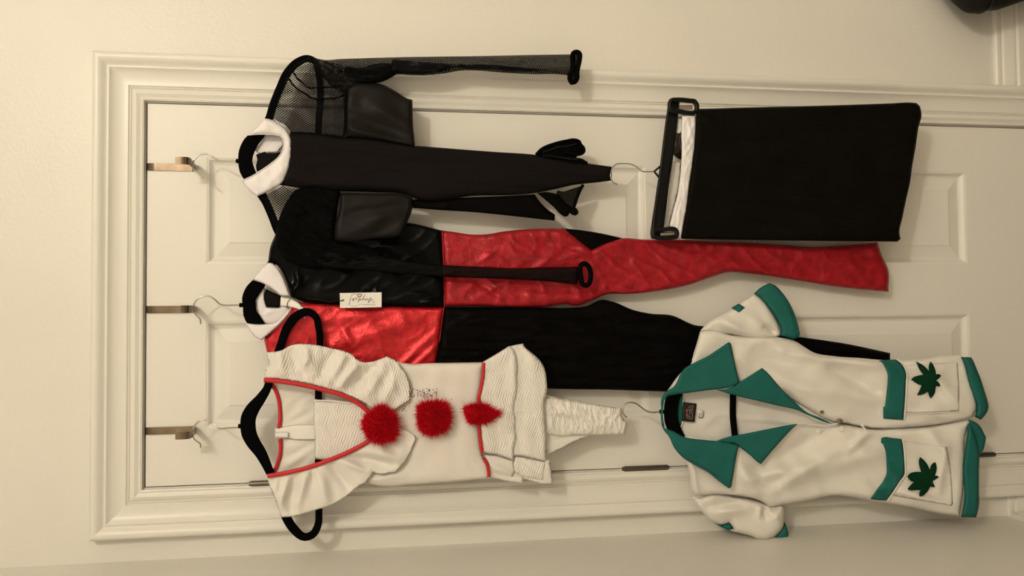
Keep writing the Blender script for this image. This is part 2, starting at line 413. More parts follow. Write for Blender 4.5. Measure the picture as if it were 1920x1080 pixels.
# moulded casing, mitred at the corners
PROF = [(0,0),(0,.008),(.003,.0096),(.006,.0082),(.008,.009),(.013,.0118),(.019,.0105),(.0225,.0076),(.0243,.0098),(.0265,.0076),(.029,.0106),(.033,.0106),
        (.043,.0109),(.052,.0128),(.058,.0156),(.0608,.0184),(.0620,.0196),(.0638,.0196),(.0664,.0174),(.0678,.0178),(.0710,.0208),(.0750,.0242),(.0790,.0263),(.0830,.0270),(.0870,.0264),(.0902,.0242),(.0915,.0200),(.092,.0)]
ci, ct = DW+.0045, DT+.0045
def sweep_profile(name, ends):
    v, f = [], []; n = len(PROF)
    for e in ends:
        for (u, h) in PROF: x, z = e(u); v.append((x, -h, z))
    for k in range(n-1): f.append((k, k+1, n+k+1, n+k))
    f.append(tuple(range(n))); f.append(tuple(range(n, 2*n))[::-1])
    return structure(name, v, f, m_trim, sharp=40)
sweep_profile('trim_1', [lambda u: (-(ci+u), 0.0), lambda u: (-(ci+u), ct+u)])
sweep_profile('trim_2', [lambda u: (-(ci+u), ct+u), lambda u: (ci+u, ct+u)])
sweep_profile('trim_3', [lambda u: (ci+u, ct+u), lambda u: (ci+u, 0.0)])

# baseboards
BP = [(0,0),(.0155,0),(.0155,.096),(.0115,.099),(.0115,.103),(.0140,.106),(.0130,.118),(.0100,.130),(.0060,.133),(.0060,.1365),(.0090,.1395),(.0085,.147),(.005,.1515),(0,.1515)]
def baseboard(name, a, b, nrm):
    v, f = [], []; n = len(BP)
    for (x, y) in (a, b):
        for (t, z) in BP: v.append((x+nrm[0]*t, y+nrm[1]*t, z))
    for k in range(n): f.append((k, (k+1) % n, n+(k+1) % n, n+k))
    f.append(tuple(range(n))); f.append(tuple(range(n, 2*n))[::-1])
    return structure(name, v, f, m_trim, sharp=30)
baseboard('baseboard_right', (ci+.0925, 0), (XR, 0), (0, -1))
baseboard('baseboard_left', (XL, 0), (-(ci+.0925), 0), (0, -1))
baseboard('baseboard_side', (XL, YF), (XL, -.015), (1, 0))

# door slab with four moulded panels
PX = [(-.2697, -.0555), (.0592, .2750)]; PZ = [(.2320, .800), (1.008, 1.927)]
xs = [-DW, PX[0][0], PX[0][1], PX[1][0], PX[1][1], DW]; zs = [DB, PZ[0][0], PZ[0][1], PZ[1][0], PZ[1][1], DT]
v, f = [], []
for z in zs:
    for x in xs: v.append((x, 0.0, z))
for j in range(5):
    for i in range(5):
        if i in (1, 3) and j in (1, 3): continue
        a = j*6+i; f.append((a, a+1, a+7, a+6))
b = len(v)
v += [(-DW, .035, DB), (DW, .035, DB), (DW, .035, DT), (-DW, .035, DT)]
f += [(b, b+1, b+2, b+3), (0, 1, 2, 3, 4, 5, b+1, b), (30, 31, 32, 33, 34, 35, b+2, b+3), (0, 6, 12, 18, 24, 30, b+3, b), (5, 11, 17, 23, 29, 35, b+2, b+1)]
door = structure('door_1', v, f, m_door, smooth=False)
PP = [(0,0),(.002,.0008),(.0045,.0012),(.006,.0030),(.010,.0068),(.0135,.0086),(.0165,.0090),(.018,.0086),(.030,.0062),(.0425,.0036),(.0435,.0026),(.0450,.0021)]
for (x0, x1) in PX:
    for (z0, z1) in PZ:
        v, f = [], []
        for (u, h) in PP: v += [(x0+u, h, z0+u), (x1-u, h, z0+u), (x1-u, h, z1-u), (x0+u, h, z1-u)]
        for k in range(len(PP)-1):
            for q in range(4): f.append((4*k+q, 4*k+(q+1) % 4, 4*k+4+(q+1) % 4, 4*k+4+q))
        k = 4*(len(PP)-1); f.append((k, k+1, k+2, k+3))
        link('panel', v, f, m_door, door, True, None, 12)
# hinges: three, on the left edge; each a leaf and a knuckle barrel
def cyl(v, f, c, r, z0, z1, n=12):
    b = len(v)
    for z in (z0, z1):
        for k in range(n): v.append((c[0]+r*math.cos(2*math.pi*k/n), c[1]+r*math.sin(2*math.pi*k/n), z))
    for k in range(n): f.append((b+k, b+(k+1) % n, b+n+(k+1) % n, b+n+k))
    f.append(tuple(b+k for k in range(n))[::-1]); f.append(tuple(b+n+k for k in range(n)))
for zt in (1.838, 1.0665, .2800):
    v, f = [], []
    cyl(v, f, (-DW-.001, -.0065), .0058, zt-.096, zt)
    for k in range(1, 5): cyl(v, f, (-DW-.001, -.0065), .0061, zt-.096*k/5-.0004, zt-.096*k/5+.0004)
    cyl(v, f, (-DW-.001, -.0065), .0045, zt, zt+.004); cyl(v, f, (-DW-.001, -.0065), .0045, zt-.099, zt-.096)
    h = link('hinge', v, f, m_hinge, door, True, None, 40); h['label'] = 'dark metal hinge barrel'
    v, f = [], []; box(v, f, -DW-.0135, -DW-.004, -.0024, .010, zt-.094, zt-.002); link('hinge_leaf', v, f, m_nickel, h, False)
# knob with round rosette, mostly behind the skirt band
kx, kz = .322, .9185
def lathe_y(prof, n=28):
    v, f = [], []
    for (r, y) in prof:
        for k in range(n): v.append((kx+r*math.cos(2*math.pi*k/n), -y, kz+r*math.sin(2*math.pi*k/n)))
    for j in range(len(prof)-1):
        for k in range(n): f.append((j*n+k, j*n+(k+1) % n, (j+1)*n+(k+1) % n, (j+1)*n+k))
    f.append(tuple(range((len(prof)-1)*n, len(prof)*n)))
    return v, f
v, f = lathe_y([(.033, 0), (.033, .003), (.030, .006), (.018, .009), (.013, .012), (.013, .024)])
ro = link('rosette', v, f, m_bronze, door, True, None, 40)
v, f = lathe_y([(.013, .022), (.019, .026), (.0255, .033), (.0265, .040), (.024, .047), (.017, .052), (.008, .0535), (.001, .054)])
kn = link('door_knob', v, f, m_bronze, door, True, None, 50); kn['label'] = 'dark bronze round knob'

# ------------------------------------------------------------------ over-the-door hooks
def door_hook(label, xe, yc, lip, width=.0145):
    p = unproj(xe, yc, .003); cx, zb = p[0], p[2]
    t = thing('door_hook', label, 'hook', loc=(cx, -.003, DT), group='over-the-door strap hooks')
    def bar(name, prof, th, cxo=0.0, wd=width, label=None):
        P = np.array(prof, float); n = len(P); v, f = [], []
        T_ = np.gradient(P, axis=0); T_ /= np.linalg.norm(T_, axis=1)[:, None]; Nn = np.stack([-T_[:, 1], T_[:, 0]], 1)
        for i in range(n):
            for s in (-1, 1):
                for q in (-1, 1):
                    y, z = P[i]+Nn[i]*th/2*q; v.append((cx+cxo+s*wd/2, y, z))
        for i in range(n-1):
            a, b = 4*i, 4*i+4
            for k, l in ((0, 1), (1, 3), (3, 2), (2, 0)): f.append((a+k, a+l, b+l, b+k))
        f.append((0, 1, 3, 2)); f.append((4*n-4, 4*n-3, 4*n-1, 4*n-2))
        o = link(name, v, f, m_nickel, t, True, None, 35)
        if label: o['label'] = label
    bar('strap', [(.0375, DT-.02), (.0375, DT-.004), (.036, DT+.0012), (.030, DT+.0017), (.006, DT+.0017), (.0005, DT+.0010), (-.0016, DT-.003), (-.0016, DT-.02), (-.0016, zb+.02), (-.0016, zb)], .0014)
    L = lip
    bar('hook_arm', [(-.0016, zb+.0005), (-.003, zb-.003), (-.008, zb-.006), (-.028, zb-.008), (-.050, zb-.010), (-.066, zb-.011), (-.071, zb-.009), (-.0735, zb-.004), (-.074, zb+.004), (-.074, zb+L)], .0014, label='upturned end of the metal hook')
door_hook('metal over-door strap hook holding the black fishnet bodysuit hanger', 361, 314, .014)
door_hook('metal over-door strap hook holding the red and black jumpsuit hanger', 361.5, 580, .002)
door_hook('metal over-door strap hook holding the white ruffled romper hanger', 362, 806, .014)

# ------------------------------------------------------------------ hangers
def hanger(label, loop, hookpath, d, neck, wire_d=None):
    t = thing('velvet_hanger', label, 'hanger', neck, d, group='black velvet hangers')
    sweep('hanger_frame', t, m_velvet, loop, d, 0, .0042, closed=True, step=6, seg=12, power=.7)
    wd = wire_d if wire_d else d
    hk = sweep('hook', t, m_chrome, hookpath, wd, .0016, .0016, step=3, seg=8, dfun=(lambda q: d+(wd-d)*min(1, q*2.5))); hk['label'] = 'bent chrome wire hook'
    sweep('neck', t, m_velvet, [(neck[0]-4, neck[1]), (neck[0], neck[1]), (neck[0]+6, neck[1])], d, .0042, .0042, step=2, seg=10)
    return t
C6 = crop(260, 240, 6); D6 = crop(260, 530, 6); E6 = crop(260, 730, 6)
loop1 = [(460,302,12),(462,285,13),(470,268,13),(486,251,10),(503,226,7),(513,195,7),(525,165,7),(540,135,7.5),(558,117,7.5),(578,110,6.5),(592,117,6),(597,135,6),(597,250,6),(597,350,6),(597,440,6),(594,468,6),(580,480,6.5),(560,478,7),(540,462,7),(522,435,7),(510,405,7),(498,378,7),(484,354,9),(472,335,12),(463,318,13)]
hanger('black velvet hanger under the fishnet bodysuit, topmost on the door in the photo', loop1,
       C6([(1090,370),(1000,366),(890,360),(850,335),(800,300),(735,290),(680,305),(635,345),(612,395),(615,450),(640,490),(690,530),(735,570)]), .060, (447, 302), .050)
loop2 = [(468,575,11),(467,560,12),(474,545,13),(484,533,12),(500,508,8),(518,480,6),(535,455,6),(550,440,6),(566,434,6),(583,438,6),(590,455,6),(591,575,6),(591,670,6),(584,688,6),(566,694,6),(550,688,6),(535,670,6),(518,648,6),(500,625,8),(485,610,11),(476,600,13),(469,588,12)]
hanger('black velvet hanger under the red and black jumpsuit', loop2,
       D6([(1150,252),(1050,254),(950,252),(920,245),(860,195),(800,155),(750,148),(690,165),(640,210),(618,265),(620,320),(640,360),(690,410),(697,465)]), .040, (453, 572), .050)
loop3 = [(465,798,13),(466,783,13),(473,768,12),(489,747,9),(501,728,7),(508,700,7),(518,672,7),(527,645,7),(540,612,8),(557,592,8),(578,585,7),(592,594,6),(597,612,6),(597,700,6),(597,800,6),(597,900,6),(598,960,6),(596,985,6.5),(585,1003,7),(572,1007,7),(552,993,8),(537,970,8),(527,940,7),(518,915,7),(508,890,7),(500,872,8),(489,850,10),(474,828,12),(467,813,13)]
hanger('black velvet hanger of the white ruffled romper, its ends showing', loop3,
       E6([(1135,430),(1000,434),(900,435),(870,415),(820,365),(770,345),(700,350),(650,385),(612,440),(606,500),(625,560),(660,590),(690,610),(697,655)]), .068, (451, 799), .051)
loop5 = [(1258,772,14),(1259,757,14),(1264,742,13),(1275,725,11),(1290,700,8),(1302,675,7),(1316,650,7),(1335,640,6.5),(1358,645,6),(1372,665,6),(1374,700,6),(1374,772,6),(1371,880,6),(1358,898,6),(1335,903,6.5),(1318,893,7),(1303,870,7),(1290,845,8),(1275,822,11),(1264,803,13),(1259,788,14)]
J = crop(1140, 520, 2.1171)
hanger('black velvet hanger inside the white and teal jacket', loop5,
       J([(212,534),(165,535),(148,528),(130,515),(112,502),(92,497),(75,500),(63,510),(58,525),(62,545),(74,556)]), .081, (1241, 772), .078)

# ------------------------------------------------------------------ red and black jumpsuit
A = crop(440, 80, 2.6667); B5 = crop(440, 360, 2.6667); K = crop(820, 420, 4.5714); S3 = crop(1000, 80, 2.0772)
js = thing('jumpsuit', 'red and black colour-block jumpsuit with white pointed collar hanging mid-door', 'costume', (830, 575), .045)
wr = [('n', 60, 60, 24, .004, 2), ('c', 35, 60, 30, .0035, 5), ('n', -20, 26, 14, .0018, 8)]
t1 = cloth('black_torso_panel', js, m_vinyl, [(503,487),(507,462),(520,432),(560,424),(640,420),(770,418),(828,432),(832,500),(833,576),(740,575),(640,572),(572,567),(545,557),(536,527),(520,499)], .040, .014, 18, .008,
           [('n', 25, 110, 46, .005, 11), ('c', -35, 70, 40, .002, 4), ('r', 540,560,566,520,5,.004), ('r', 690,556,716,542,4,.004), ('r', 700,568,745,566,4,.004), ('r', 780,556,800,552,4,.004), ('r', 790,570,820,562,5,.004), ('r', 556,505,560,535,6,.004), ('r', 607,487,612,492,4,.003), ('r', 655,466,664,462,4,.003), ('r', 700,455,790,485,10,.003), ('r', 770,552,800,548,3,.003), ('r', 800,566,815,560,3,.003), ('r', 690,545,697,540,3,.003), ('r', 702,545,708,538,3,.003)], 3.2)
t2 = cloth('red_torso_panel', js, m_red2, [(495,636),(507,622),(526,604),(543,585),(546,566),(572,567),(640,572),(740,575),(833,576),(829,600),(824,640),(817,682),(800,690),(760,693),(700,694),(640,695),(560,694),(510,690),(501,662)], .040, .014, 18, .008,
           [('n', 40, 110, 50, .005, 3), ('r', 745,690,830,612,7,.0045), ('r', 770,692,828,640,6,.004), ('r', 620,650,780,600,14,.006), ('r', 640,610,660,650,8,.004), ('r', 520,640,545,580,8,.005), ('c', -25, 60, 30, .0012, 9), ('r', 600,600,720,590,10,.004)], 3.2)
t3 = cloth('red_leg', js, m_red, K([(38,55),(150,70),(290,90),(420,88),(560,65),(760,46),(960,38),(1090,40)])+K([(1180,110),(1320,222),(1450,160),(1590,122)])+S3([(420,766),(580,768),(700,775),(840,779),(950,786),(1100,796),(1250,786),(1340,777),(1360,835),(1382,885),(1383,970),(1290,962),(1180,950),(1000,921),(850,901),(750,896),(700,911),(600,945),(500,965)])+K([(1640,600),(1440,606),(1330,655),(1170,702),(1120,690),(1000,700),(880,712),(640,708),(330,705),(58,704),(60,560),(50,330)]),
           .040, .014, 20, .008, [('c', 35, 60, 30, .0022, 6), ('n', 15, 150, 50, .006, 12), ('n', -40, 40, 18, .0012, 2),
            ('r', 960,520,890,560,6,.004), ('r', 930,470,900,490,5,.004), ('r', 1010,452,1110,474,8,-.005), ('r', 1040,490,1150,450,9,.006), ('r', 990,560,1120,556,10,.006), ('r', 1000,510,1060,460,7,.004), ('r', 880,520,960,570,6,-.004),
            ('r', 1560,470,1660,486,10,-.004), ('r', 1250,470,1400,500,14,.004)], 3.4)
t4 = cloth('black_leg', js, m_leg, [(833,576),(900,576),(1000,576),(1068,577),(1100,574),(1130,562),(1150,566),(1187,581),(1220,588),(1258,591),(1305,610),(1345,612),(1400,618),(1494,631),(1589,645),(1669,662),(1669,700),(1667,745),(1600,742),(1500,738),(1400,736),(1240,734),(1150,731),(1023,728),(900,715),(840,706),(817,700),(818,681),(825,640),(830,600)],
           .038, .012, 20, .008, [('n', 3, 180, 16, .005, 7), ('c', -4, 120, 24, .003, 3), ('n', 45, 50, 22, .002, 5), ('r', 855,605,890,590,5,.004), ('r', 840,612,862,604,5,.004)], 3.6)
cloth('black_knee_patch', js, m_leg, K([(1060,36),(1250,55),(1400,80),(1600,124),(1620,150),(1480,200),(1320,235),(1190,150)]), .038, .008, 12, .006, step=3.5)
sweep('seam', js, m_red, [(829,432),(832,500),(833.5,576)], 0, .0012, .0010, on=t3, lift=-.0005, step=4, seg=6)
sweep('seam', js, m_red2, [(824,640),(829,600),(832,577)], 0, .0012, .0010, on=t2, lift=-.0005, step=4, seg=6)
# collar
ring = cloth('collar_back', js, m_collar, D6([(1385,30),(1425,60),(1415,170),(1440,270),(1580,275),(1620,255),(1700,290),(1690,350),(1620,420),(1540,468),(1400,466),(1345,350),(1320,220),(1340,120)]), .034, .003, 10, .001, [('r', 497,590,520,576,4,.002)], 3)
cloth('neck_label', js, m_matte, D6([(1430,70),(1600,150),(1600,240),(1580,278),(1440,272),(1412,170)]), .039, .001, 5, .0005, step=3.5)
cw1 = cloth('collar_wing', js, m_collar, B5([(165,353),(190,356),(215,380),(240,420),(258,465),(277,522),(235,520),(200,494),(140,457),(88,440),(118,402)]), .056, .006, 10, .002, [('r', 520,520,500,505,6,.002)], 3)
cw2 = cloth('collar_wing', js, m_collar, B5([(55,655),(100,661),(160,660),(210,650),(238,618),(268,588),(282,575),(276,602),(240,648),(190,695),(134,742),(100,722)]), .055, .005, 10, .002, step=3)
cloth('care_label', js, m_label, D6([(1598,163),(1710,180),(1800,228),(1862,290),(1868,410),(1838,342),(1790,302),(1700,275),(1590,262)]), .062, .0022, 6, .001, [('b', 560,560,571,598,.004)], 2.5)
sweep('thread', js, m_thread, D6([(1712,180),(1685,205),(1670,240),(1672,272)]), .0655, .0006, .0006, step=2, seg=6)
sweep('thread', js, m_thread, [(613,570),(617,578),(620.5,583)], .061, .0007, .0007, step=2, seg=6)

# hang tag on the jumpsuit
tg = thing('hang_tag', 'white card hang tag with script lettering on the jumpsuit front', 'tag', (676, 563), .066)
pts = [(637,549.5),(715.5,548),(715.5,576),(637.5,577.5)]
W0 = [unproj(x, y, .066) for x, y in pts]; v = [tuple(p) for p in W0]+[tuple(np.array(p)+np.array([0, .0012, 0])) for p in W0]
link('card', v, [(0,1,2,3),(7,6,5,4),(0,4,5,1),(1,5,6,2),(2,6,7,3),(3,7,4,0)], m_paper, tg, False)
TG = crop(634, 544, 22.326)
def ink(name, pts, wpx, m, parent, d, closed=False):
    r = wpx/2/F_PX*(-CAM[1]-d); return sweep(name, parent, m, pts, d, r, .00025, closed=closed, step=.6, seg=6)
def strokes(name, parent, m, lst, d, label=None):
    """several pen strokes joined into one lettering mesh"""
    obs = [ink(name, p, wv, m, parent, d) for p, wv in lst]
    V, Fc = [], []
    for o in obs:
        b = len(V); V += [v.co.copy() for v in o.data.vertices]; Fc += [[b+i for i in p.vertices] for p in o.data.polygons]
    me = obs[0].data; me.clear_geometry(); me.from_pydata([tuple(c) for c in V], [], Fc); me.update()
    me.polygons.foreach_set('use_smooth', [True]*len(me.polygons))
    for o in obs[1:]:
        dm = o.data; bpy.data.objects.remove(o); bpy.data.meshes.remove(dm)
    if label: obs[0]['label'] = label
    return obs[0]
LT = [ (TG([(450,590),(475,560),(485,480),(495,380),(530,280),(580,200),(640,170),(780,160)]), .55), (TG([(440,570),(455,600),(470,570)]), 1.0),
       (TG([(500,400),(540,380),(580,385)]), .4),
       (TG([(640,365),(605,375),(600,420),(625,440),(655,420),(660,380),(640,365),(700,350)]), .75),
       (TG([(700,350),(740,330),(760,380),(780,430)]), .6), (TG([(745,350),(790,335),(810,345)]), .8),
       (TG([(890,350),(860,430),(835,520)]), .7), (TG([(860,420),(890,360),(935,355),(945,390),(910,430),(870,425)]), .65),
       (TG([(945,420),(1000,390),(1060,290),(1125,185)]), .5), (TG([(1125,185),(1080,270),(1045,350),(1035,400),(1070,410)]), .85),
       (TG([(1160,375),(1110,380),(1105,410),(1140,415),(1165,380),(1165,410),(1200,405)]), .75),
       (TG([(1215,350),(1230,400),(1280,400),(1340,340)]), .75), (TG([(1400,330),(1370,410),(1300,480),(1240,530)]), .65), (TG([(1240,530),(1255,480),(1340,440),(1450,400),(1510,390)]), .4),
       (TG([(1320,350),(1345,320),(1360,350)]), .7), (TG([(1475,480),(1485,510),(1478,525)]), 1.5),
       (TG([(500,640),(600,665),(750,650),(900,610),(1000,570)]), .35) ]
strokes('lettering', tg, m_ink, LT, .0668, 'grey handwritten script word')
strokes('small_print', tg, m_ink, [(TG([(1035+k*32, 590+8*(k % 2)), (1052+k*32, 618-6*(k % 3))]), .7) for k in range(17)], .0668)
ink('lips', TG([(800,225),(850,170),(900,175),(950,165),(985,215),(940,270),(880,285),(830,270)]), 1.1, m_lips, tg, .0669, closed=True)['label'] = 'plum lips mark'
sweep('string', tg, m_thread, TG([(240,395),(215,415),(180,435),(120,445),(60,435),(-60,420)]), .0675, .0009, .0009, step=1, seg=6)
sweep('string', tg, m_thread, [(631,563),(620,566),(600,562),(575,560)], .064, .0006, .0006, step=2, seg=6)

# ------------------------------------------------------------------ black fishnet bodysuit
bs = thing('bodysuit', 'black bodysuit with fishnet shoulders and sleeves and a white collar', 'costume', (700, 310), .07)
A6 = crop(440, 80, 6); B6 = crop(440, 210, 6); V7 = crop(700, 80, 4.5714); S6 = crop(980, 240, 6)
cloth('back_net', bs, m_net, [(512,226),(530,170),(550,135),(583,118),(640,120),(650,170),(648,256),(600,252),(546,248),(533,234)], .050, .0004, 10, .0003, [('n', 30, 60, 40, .006, 3)], 5)
n1 = cloth('shoulder_net', bs, m_net, [(507,221),(527,170),(545,128),(565,113),(583,106),(600,112),(625,118),(650,128),(652,180),(648,256),(600,252),(546,249),(541,240),(530,231),(518,225)], .069, .006, 40, 0, [('n', 60, 60, 40, .006, 5)], 4)
for P, r in (([(548,131),(556,145),(566,155),(580,165),(600,163),(622,163),(640,160)], .0016), ([(541,147),(552,162),(570,175),(590,185),(610,185),(632,183),(646,178)], .0018)):
    sweep('armhole_seam', bs, m_gather, P, .077, r, r, step=4, seg=6)
sweep('net_edge', bs, m_gather, [(648,172),(647,200),(647,230),(645,256)], .080, .0022, .0015, step=4, seg=6)
sweep('net_edge', bs, m_gather, [(544,248.5),(570,249),(595,250.5),(620,255),(646,257)], .080, .0012, .0012, step=4, seg=6)
# far sleeve hanging straight down over the casing
sl = cloth('sleeve', bs, m_net_fine, [(583,106),(605,112),(640,110.5),(700,108.5),(760,107),(831,106),(900,105),(1000,103),(1072,102),(1074,120),(1068,142),(1056,140),(1006,139),(940,136),(897,132.5),(864,132.5),(831,138),(798,141),(770,141),(744,140),(728,148),(700,156),(670,164),(650,172),(630,168),(610,150),(597,130)],
           .068, .014, 16, .012, [('c', 2, 90, 10, .005, 3), ('n', 3, 120, 10, .004, 6)], 3.4)
cloth('sleeve_gather', bs, m_gather, V7([(-240,200),(-100,215),(0,185),(100,175),(250,190),(420,205),(330,225),(230,235),(195,270),(130,312),(60,340),(0,347),(-100,360),(-200,330),(-260,270)]), .070, .014, 14, .010, [('c', 5, 60, 10, .005, 3)], 3.2)
cloth('sleeve_fold', bs, m_net_dense, V7([(160,140),(400,165),(700,185),(1000,190),(1300,215),(1500,235),(1300,245),(900,228),(700,222),(560,255),(440,270),(250,262),(150,255)]), .077, .009, 10, .002, [('c', 2, 80, 8, .005, 9)], 3.2)
def cuff(loop, d, label=None):
    c = sweep('cuff', bs, m_gather, loop, d, .0052, .0052, closed=True, step=3, seg=10); return c
cuff([(1075,100),(1081,97.5),(1086,100),(1086.5,112),(1084,124),(1082,136),(1082,146),(1078,153),(1072,155),(1068.5,149),(1069,141),(1073,131),(1074.5,118),(1073.5,107)], .074)
cloth('cuff_inside', bs, m_net_dense, [(1077,101),(1083,102),(1083,120),(1079,140),(1076,151),(1071,149),(1074,135),(1077,120)], .070, .0006, 6, .0004, step=3)
# centre panel
cp = cloth('front_panel', bs, m_matte, A([(278,452),(420,455),(545,470),(700,485),(890,515),(960,520),(1100,531),(1300,546),(1500,560),(1640,580),(1770,604),(1888,621),(1884,690),(1800,700),(1700,711),(1600,733),(1500,752),(1200,766),(900,779),(860,762),(700,748),(520,742),(380,735),(290,722),(225,712),(245,660),(255,590),(255,520)]),
           .066, .016, 26, .010, [('n', 2, 240, 22, .005, 8), ('r', 560,352,770,362,5,-.004), ('r', 640,345,1000,340,16,.004), ('n', 30, 70, 40, .002, 2), ('c', 2, 160, 14, .002, 6)], 3.6)
uc = cloth('cup_panel', bs, m_satin, A([(552,290),(560,225),(600,200),(690,200),(730,206),(800,240),(872,282),(889,286),(892,400),(902,512),(890,520),(720,488),(556,472),(550,380)]), .068, .017, 24, .008,
           [('r', 660,215,775,262,14,-.007), ('r', 650,240,760,272,7,.005), ('r', 690,195,770,240,10,.004), ('n', 25, 60, 26, .004, 5)], 3.2)
sweep('hem_stitch', bs, m_matte, A([(874,288),(878,400),(888,505)]), 0, .0010, .0010, on=uc, lift=.0004, step=4, seg=6)
lc = cloth('cup_panel', bs, m_satin, A([(526,752),(700,754),(862,764),(890,776),(886,840),(862,900),(836,962),(800,972),(700,982),(600,994),(525,997),(498,987),(502,900),(520,850)]), .080, .012, 16, .006,
           [('r', 640,440,740,400,12,.005), ('r', 650,400,760,385,8,-.003), ('n', -25, 60, 26, .003, 15)], 3.2)
sweep('hem_stitch', bs, m_matte, A([(872,785),(866,840),(840,905),(822,958)]), 0, .0010, .0010, on=lc, lift=.0004, step=4, seg=6)
sweep('hem_stitch', bs, m_matte, A([(830,962),(700,974),(560,988),(510,978)]), 0, .0010, .0010, on=lc, lift=.0004, step=4, seg=6)
# near shoulder net, gathered armhole and near sleeve over the jumpsuit
cloth('shoulder_net', bs, m_net, [(489,371),(505,362),(530,348),(558,356),(562,366),(540,385),(528,410),(519,432),(510,412),(499,384)], .069, .004, 14, 0, step=4)
cloth('back_net', bs, m_net, [(489,371),(505,362),(530,348),(560,366),(540,385),(528,410),(519,432),(510,412),(499,384)], .052, .0004, 14, .0003, step=5)
g2 = cloth('sleeve_gather', bs, m_gather, [(517,436),(522,414),(530,392),(540,374),(552,358),(575,350),(600,350),(638,358),(632,400),(628,448),(645,456),(690,462),(720,476),(700,486),(650,500),(600,505),(560,500),(534,488),(516,462)], .072, .013, 22, .008, [('c', 20, 60, 18, .005, 3), ('n', 50, 40, 20, .004, 9)], 3.4)
s2 = cloth('sleeve', bs, m_net_dense, [(560,470),(600,466),(690,474),(760,488),(830,496.5),(900,500),(960,502.5),(1020,501),(1062,500.5),(1082,499),(1086,515),(1082,533),(1060,531),(1030,528),(960,524),(900,521.5),(834,519.5),(760,514),(690,508),(620,503),(575,495)], .074, .009, 12, .008, [('c', 2, 80, 8, .004, 3)], 3.2)
cuff([(1089,498),(1094,494.5),(1100,496),(1105,503),(1107.5,513),(1107,524),(1104,532),(1099,535.5),(1093,533),(1090,525),(1088.5,515),(1087.5,505)], .078)
# high leg openings with bunched net garters, back flap
g3 = cloth('garter_net', bs, m_gather, S6([(150,298),(200,245),(260,205),(350,180),(450,150),(560,135),(620,132),(650,160),(660,190),(690,220),(692,275),(650,300),(600,330),(680,350),(735,385),(730,420),(600,420),(400,370),(250,330)]), .066, .013, 12, .010, [('c', -18, 50, 9, .007, 3), ('n', -15, 40, 12, .004, 6)], 2.8)
sweep('garter_band', bs, m_gather, S6([(150,298),(210,238),(350,178),(480,146),(600,134),(640,150),(655,185),(688,222),(690,268),(655,295),(560,290),(420,240)]), .078, .0028, .0028, step=3, seg=8)
sweep('garter_band', bs, m_plastic, S6([(225,268),(300,250),(400,215),(500,205),(600,180)]), .081, .0016, .0014, step=3, seg=8)
sweep('garter_band', bs, m_plastic, S6([(230,312),(330,320),(450,335),(560,350),(630,352)]), .081, .0014, .0012, step=3, seg=8)
cloth('garter_net', bs, m_net_dense, S6([(390,700),(450,715),(540,690),(660,650),(640,720),(600,800),(575,880),(560,905),(510,870),(440,800),(380,740)]), .064, .003, 10, .003, step=3)
sweep('garter_band', bs, m_gather, S6([(680,640),(650,690),(620,760),(590,850),(578,900),(600,925),(612,950),(590,968),(550,950),(520,930)]), .070, .0034, .0034, step=3, seg=8)
cloth('garter_net', bs, m_gather, S6([(160,730),(260,720),(400,745),(470,820),(540,890),(600,915),(615,950),(590,972),(530,955),(510,990),(470,1000),(420,965),(360,900),(280,830)]), .066, .010, 10, .008, [('c', 40, 50, 9, .005, 3)], 2.8)
cloth('back_flap', bs, m_leg, A([(885,785),(1000,780),(1200,772),(1400,764),(1500,758),(1530,800),(1560,830),(1602,860),(1600,890),(1560,886),(1400,868),(1200,848),(1000,835),(890,826)]), .058, .005, 14, .004, [('c', 3, 120, 16, .003, 3)], 3.6)
# collar
cloth('collar_back', bs, m_collar, B6([(150,262),(340,252),(470,262),(560,280),(560,330),(490,450),(350,465),(270,470),(225,430),(300,330),(330,265),(160,275)]), .050, .003, 10, .001, step=3)
cloth('neck_label', bs, m_matte, B6([(240,480),(345,445),(355,465),(495,455),(560,430),(560,470),(480,530),(380,600),(250,675),(240,600),(255,540)]), .055, .0015, 6, .0005, step=3)
cloth('collar', bs, m_collar, B6([(340,75),(400,82),(470,115),(540,160),(590,210),(625,280),(638,380),(632,500),(610,620),(575,720),(530,800),(440,860),(350,908),(250,950),(170,890),(110,820),(83,772),(150,742),(200,718),(300,655),(400,585),(490,510),(535,440),(552,370),(545,310),(520,275),(460,258),(340,250),(230,252),(150,262),(185,232),(250,165),(325,78)]),
      .074, .010, 16, .004, [('n', 60, 30, 18, .003, 4), ('r', 497,228,520,236,5,.003), ('r', 500,345,530,320,7,.003)], 2.8)
sweep('collar_edge', bs, m_collar, B6([(83,772),(150,742),(200,718),(300,655),(400,585),(490,510),(535,440),(552,370),(545,310),(520,275),(460,258),(340,250),(230,252),(155,261)]), .076, .0011, .0016, step=3, seg=8)

# ------------------------------------------------------------------ clip hanger and folded black skirt
P3 = crop(1200, 160, 6); Q3 = crop(1200, 300, 6)
ch = thing('clip_hanger', 'black plastic clip hanger gripping the folded black skirt', 'hanger', (1228, 320), .07)
bar = [(1254,192),(1257,187),(1262,184.5),(1270,184.5),(1275,188),(1273,205),(1269,245),(1265,275),(1260,310),(1254,350),(1249,395),(1245,425),(1243,440),(1240,447),(1222,448),(1220,443),(1221.5,420),(1226,390),(1231,355),(1236,320),(1241,280),(1246,240),(1250,212)]
cloth('hanger_bar', ch, m_plastic, bar, .070, .006, 7, .006, step=3)
sweep('bar_rib', ch, m_plastic, [(1255,195),(1249,240),(1239,320),(1229,390),(1224,440)], .0765, .0018, .0018, step=6, seg=8)
sweep('hook_mount', ch, m_plastic, [(1238,312),(1226.5,321.5),(1236,333)], .070, .0022, .0030, step=3, seg=8)
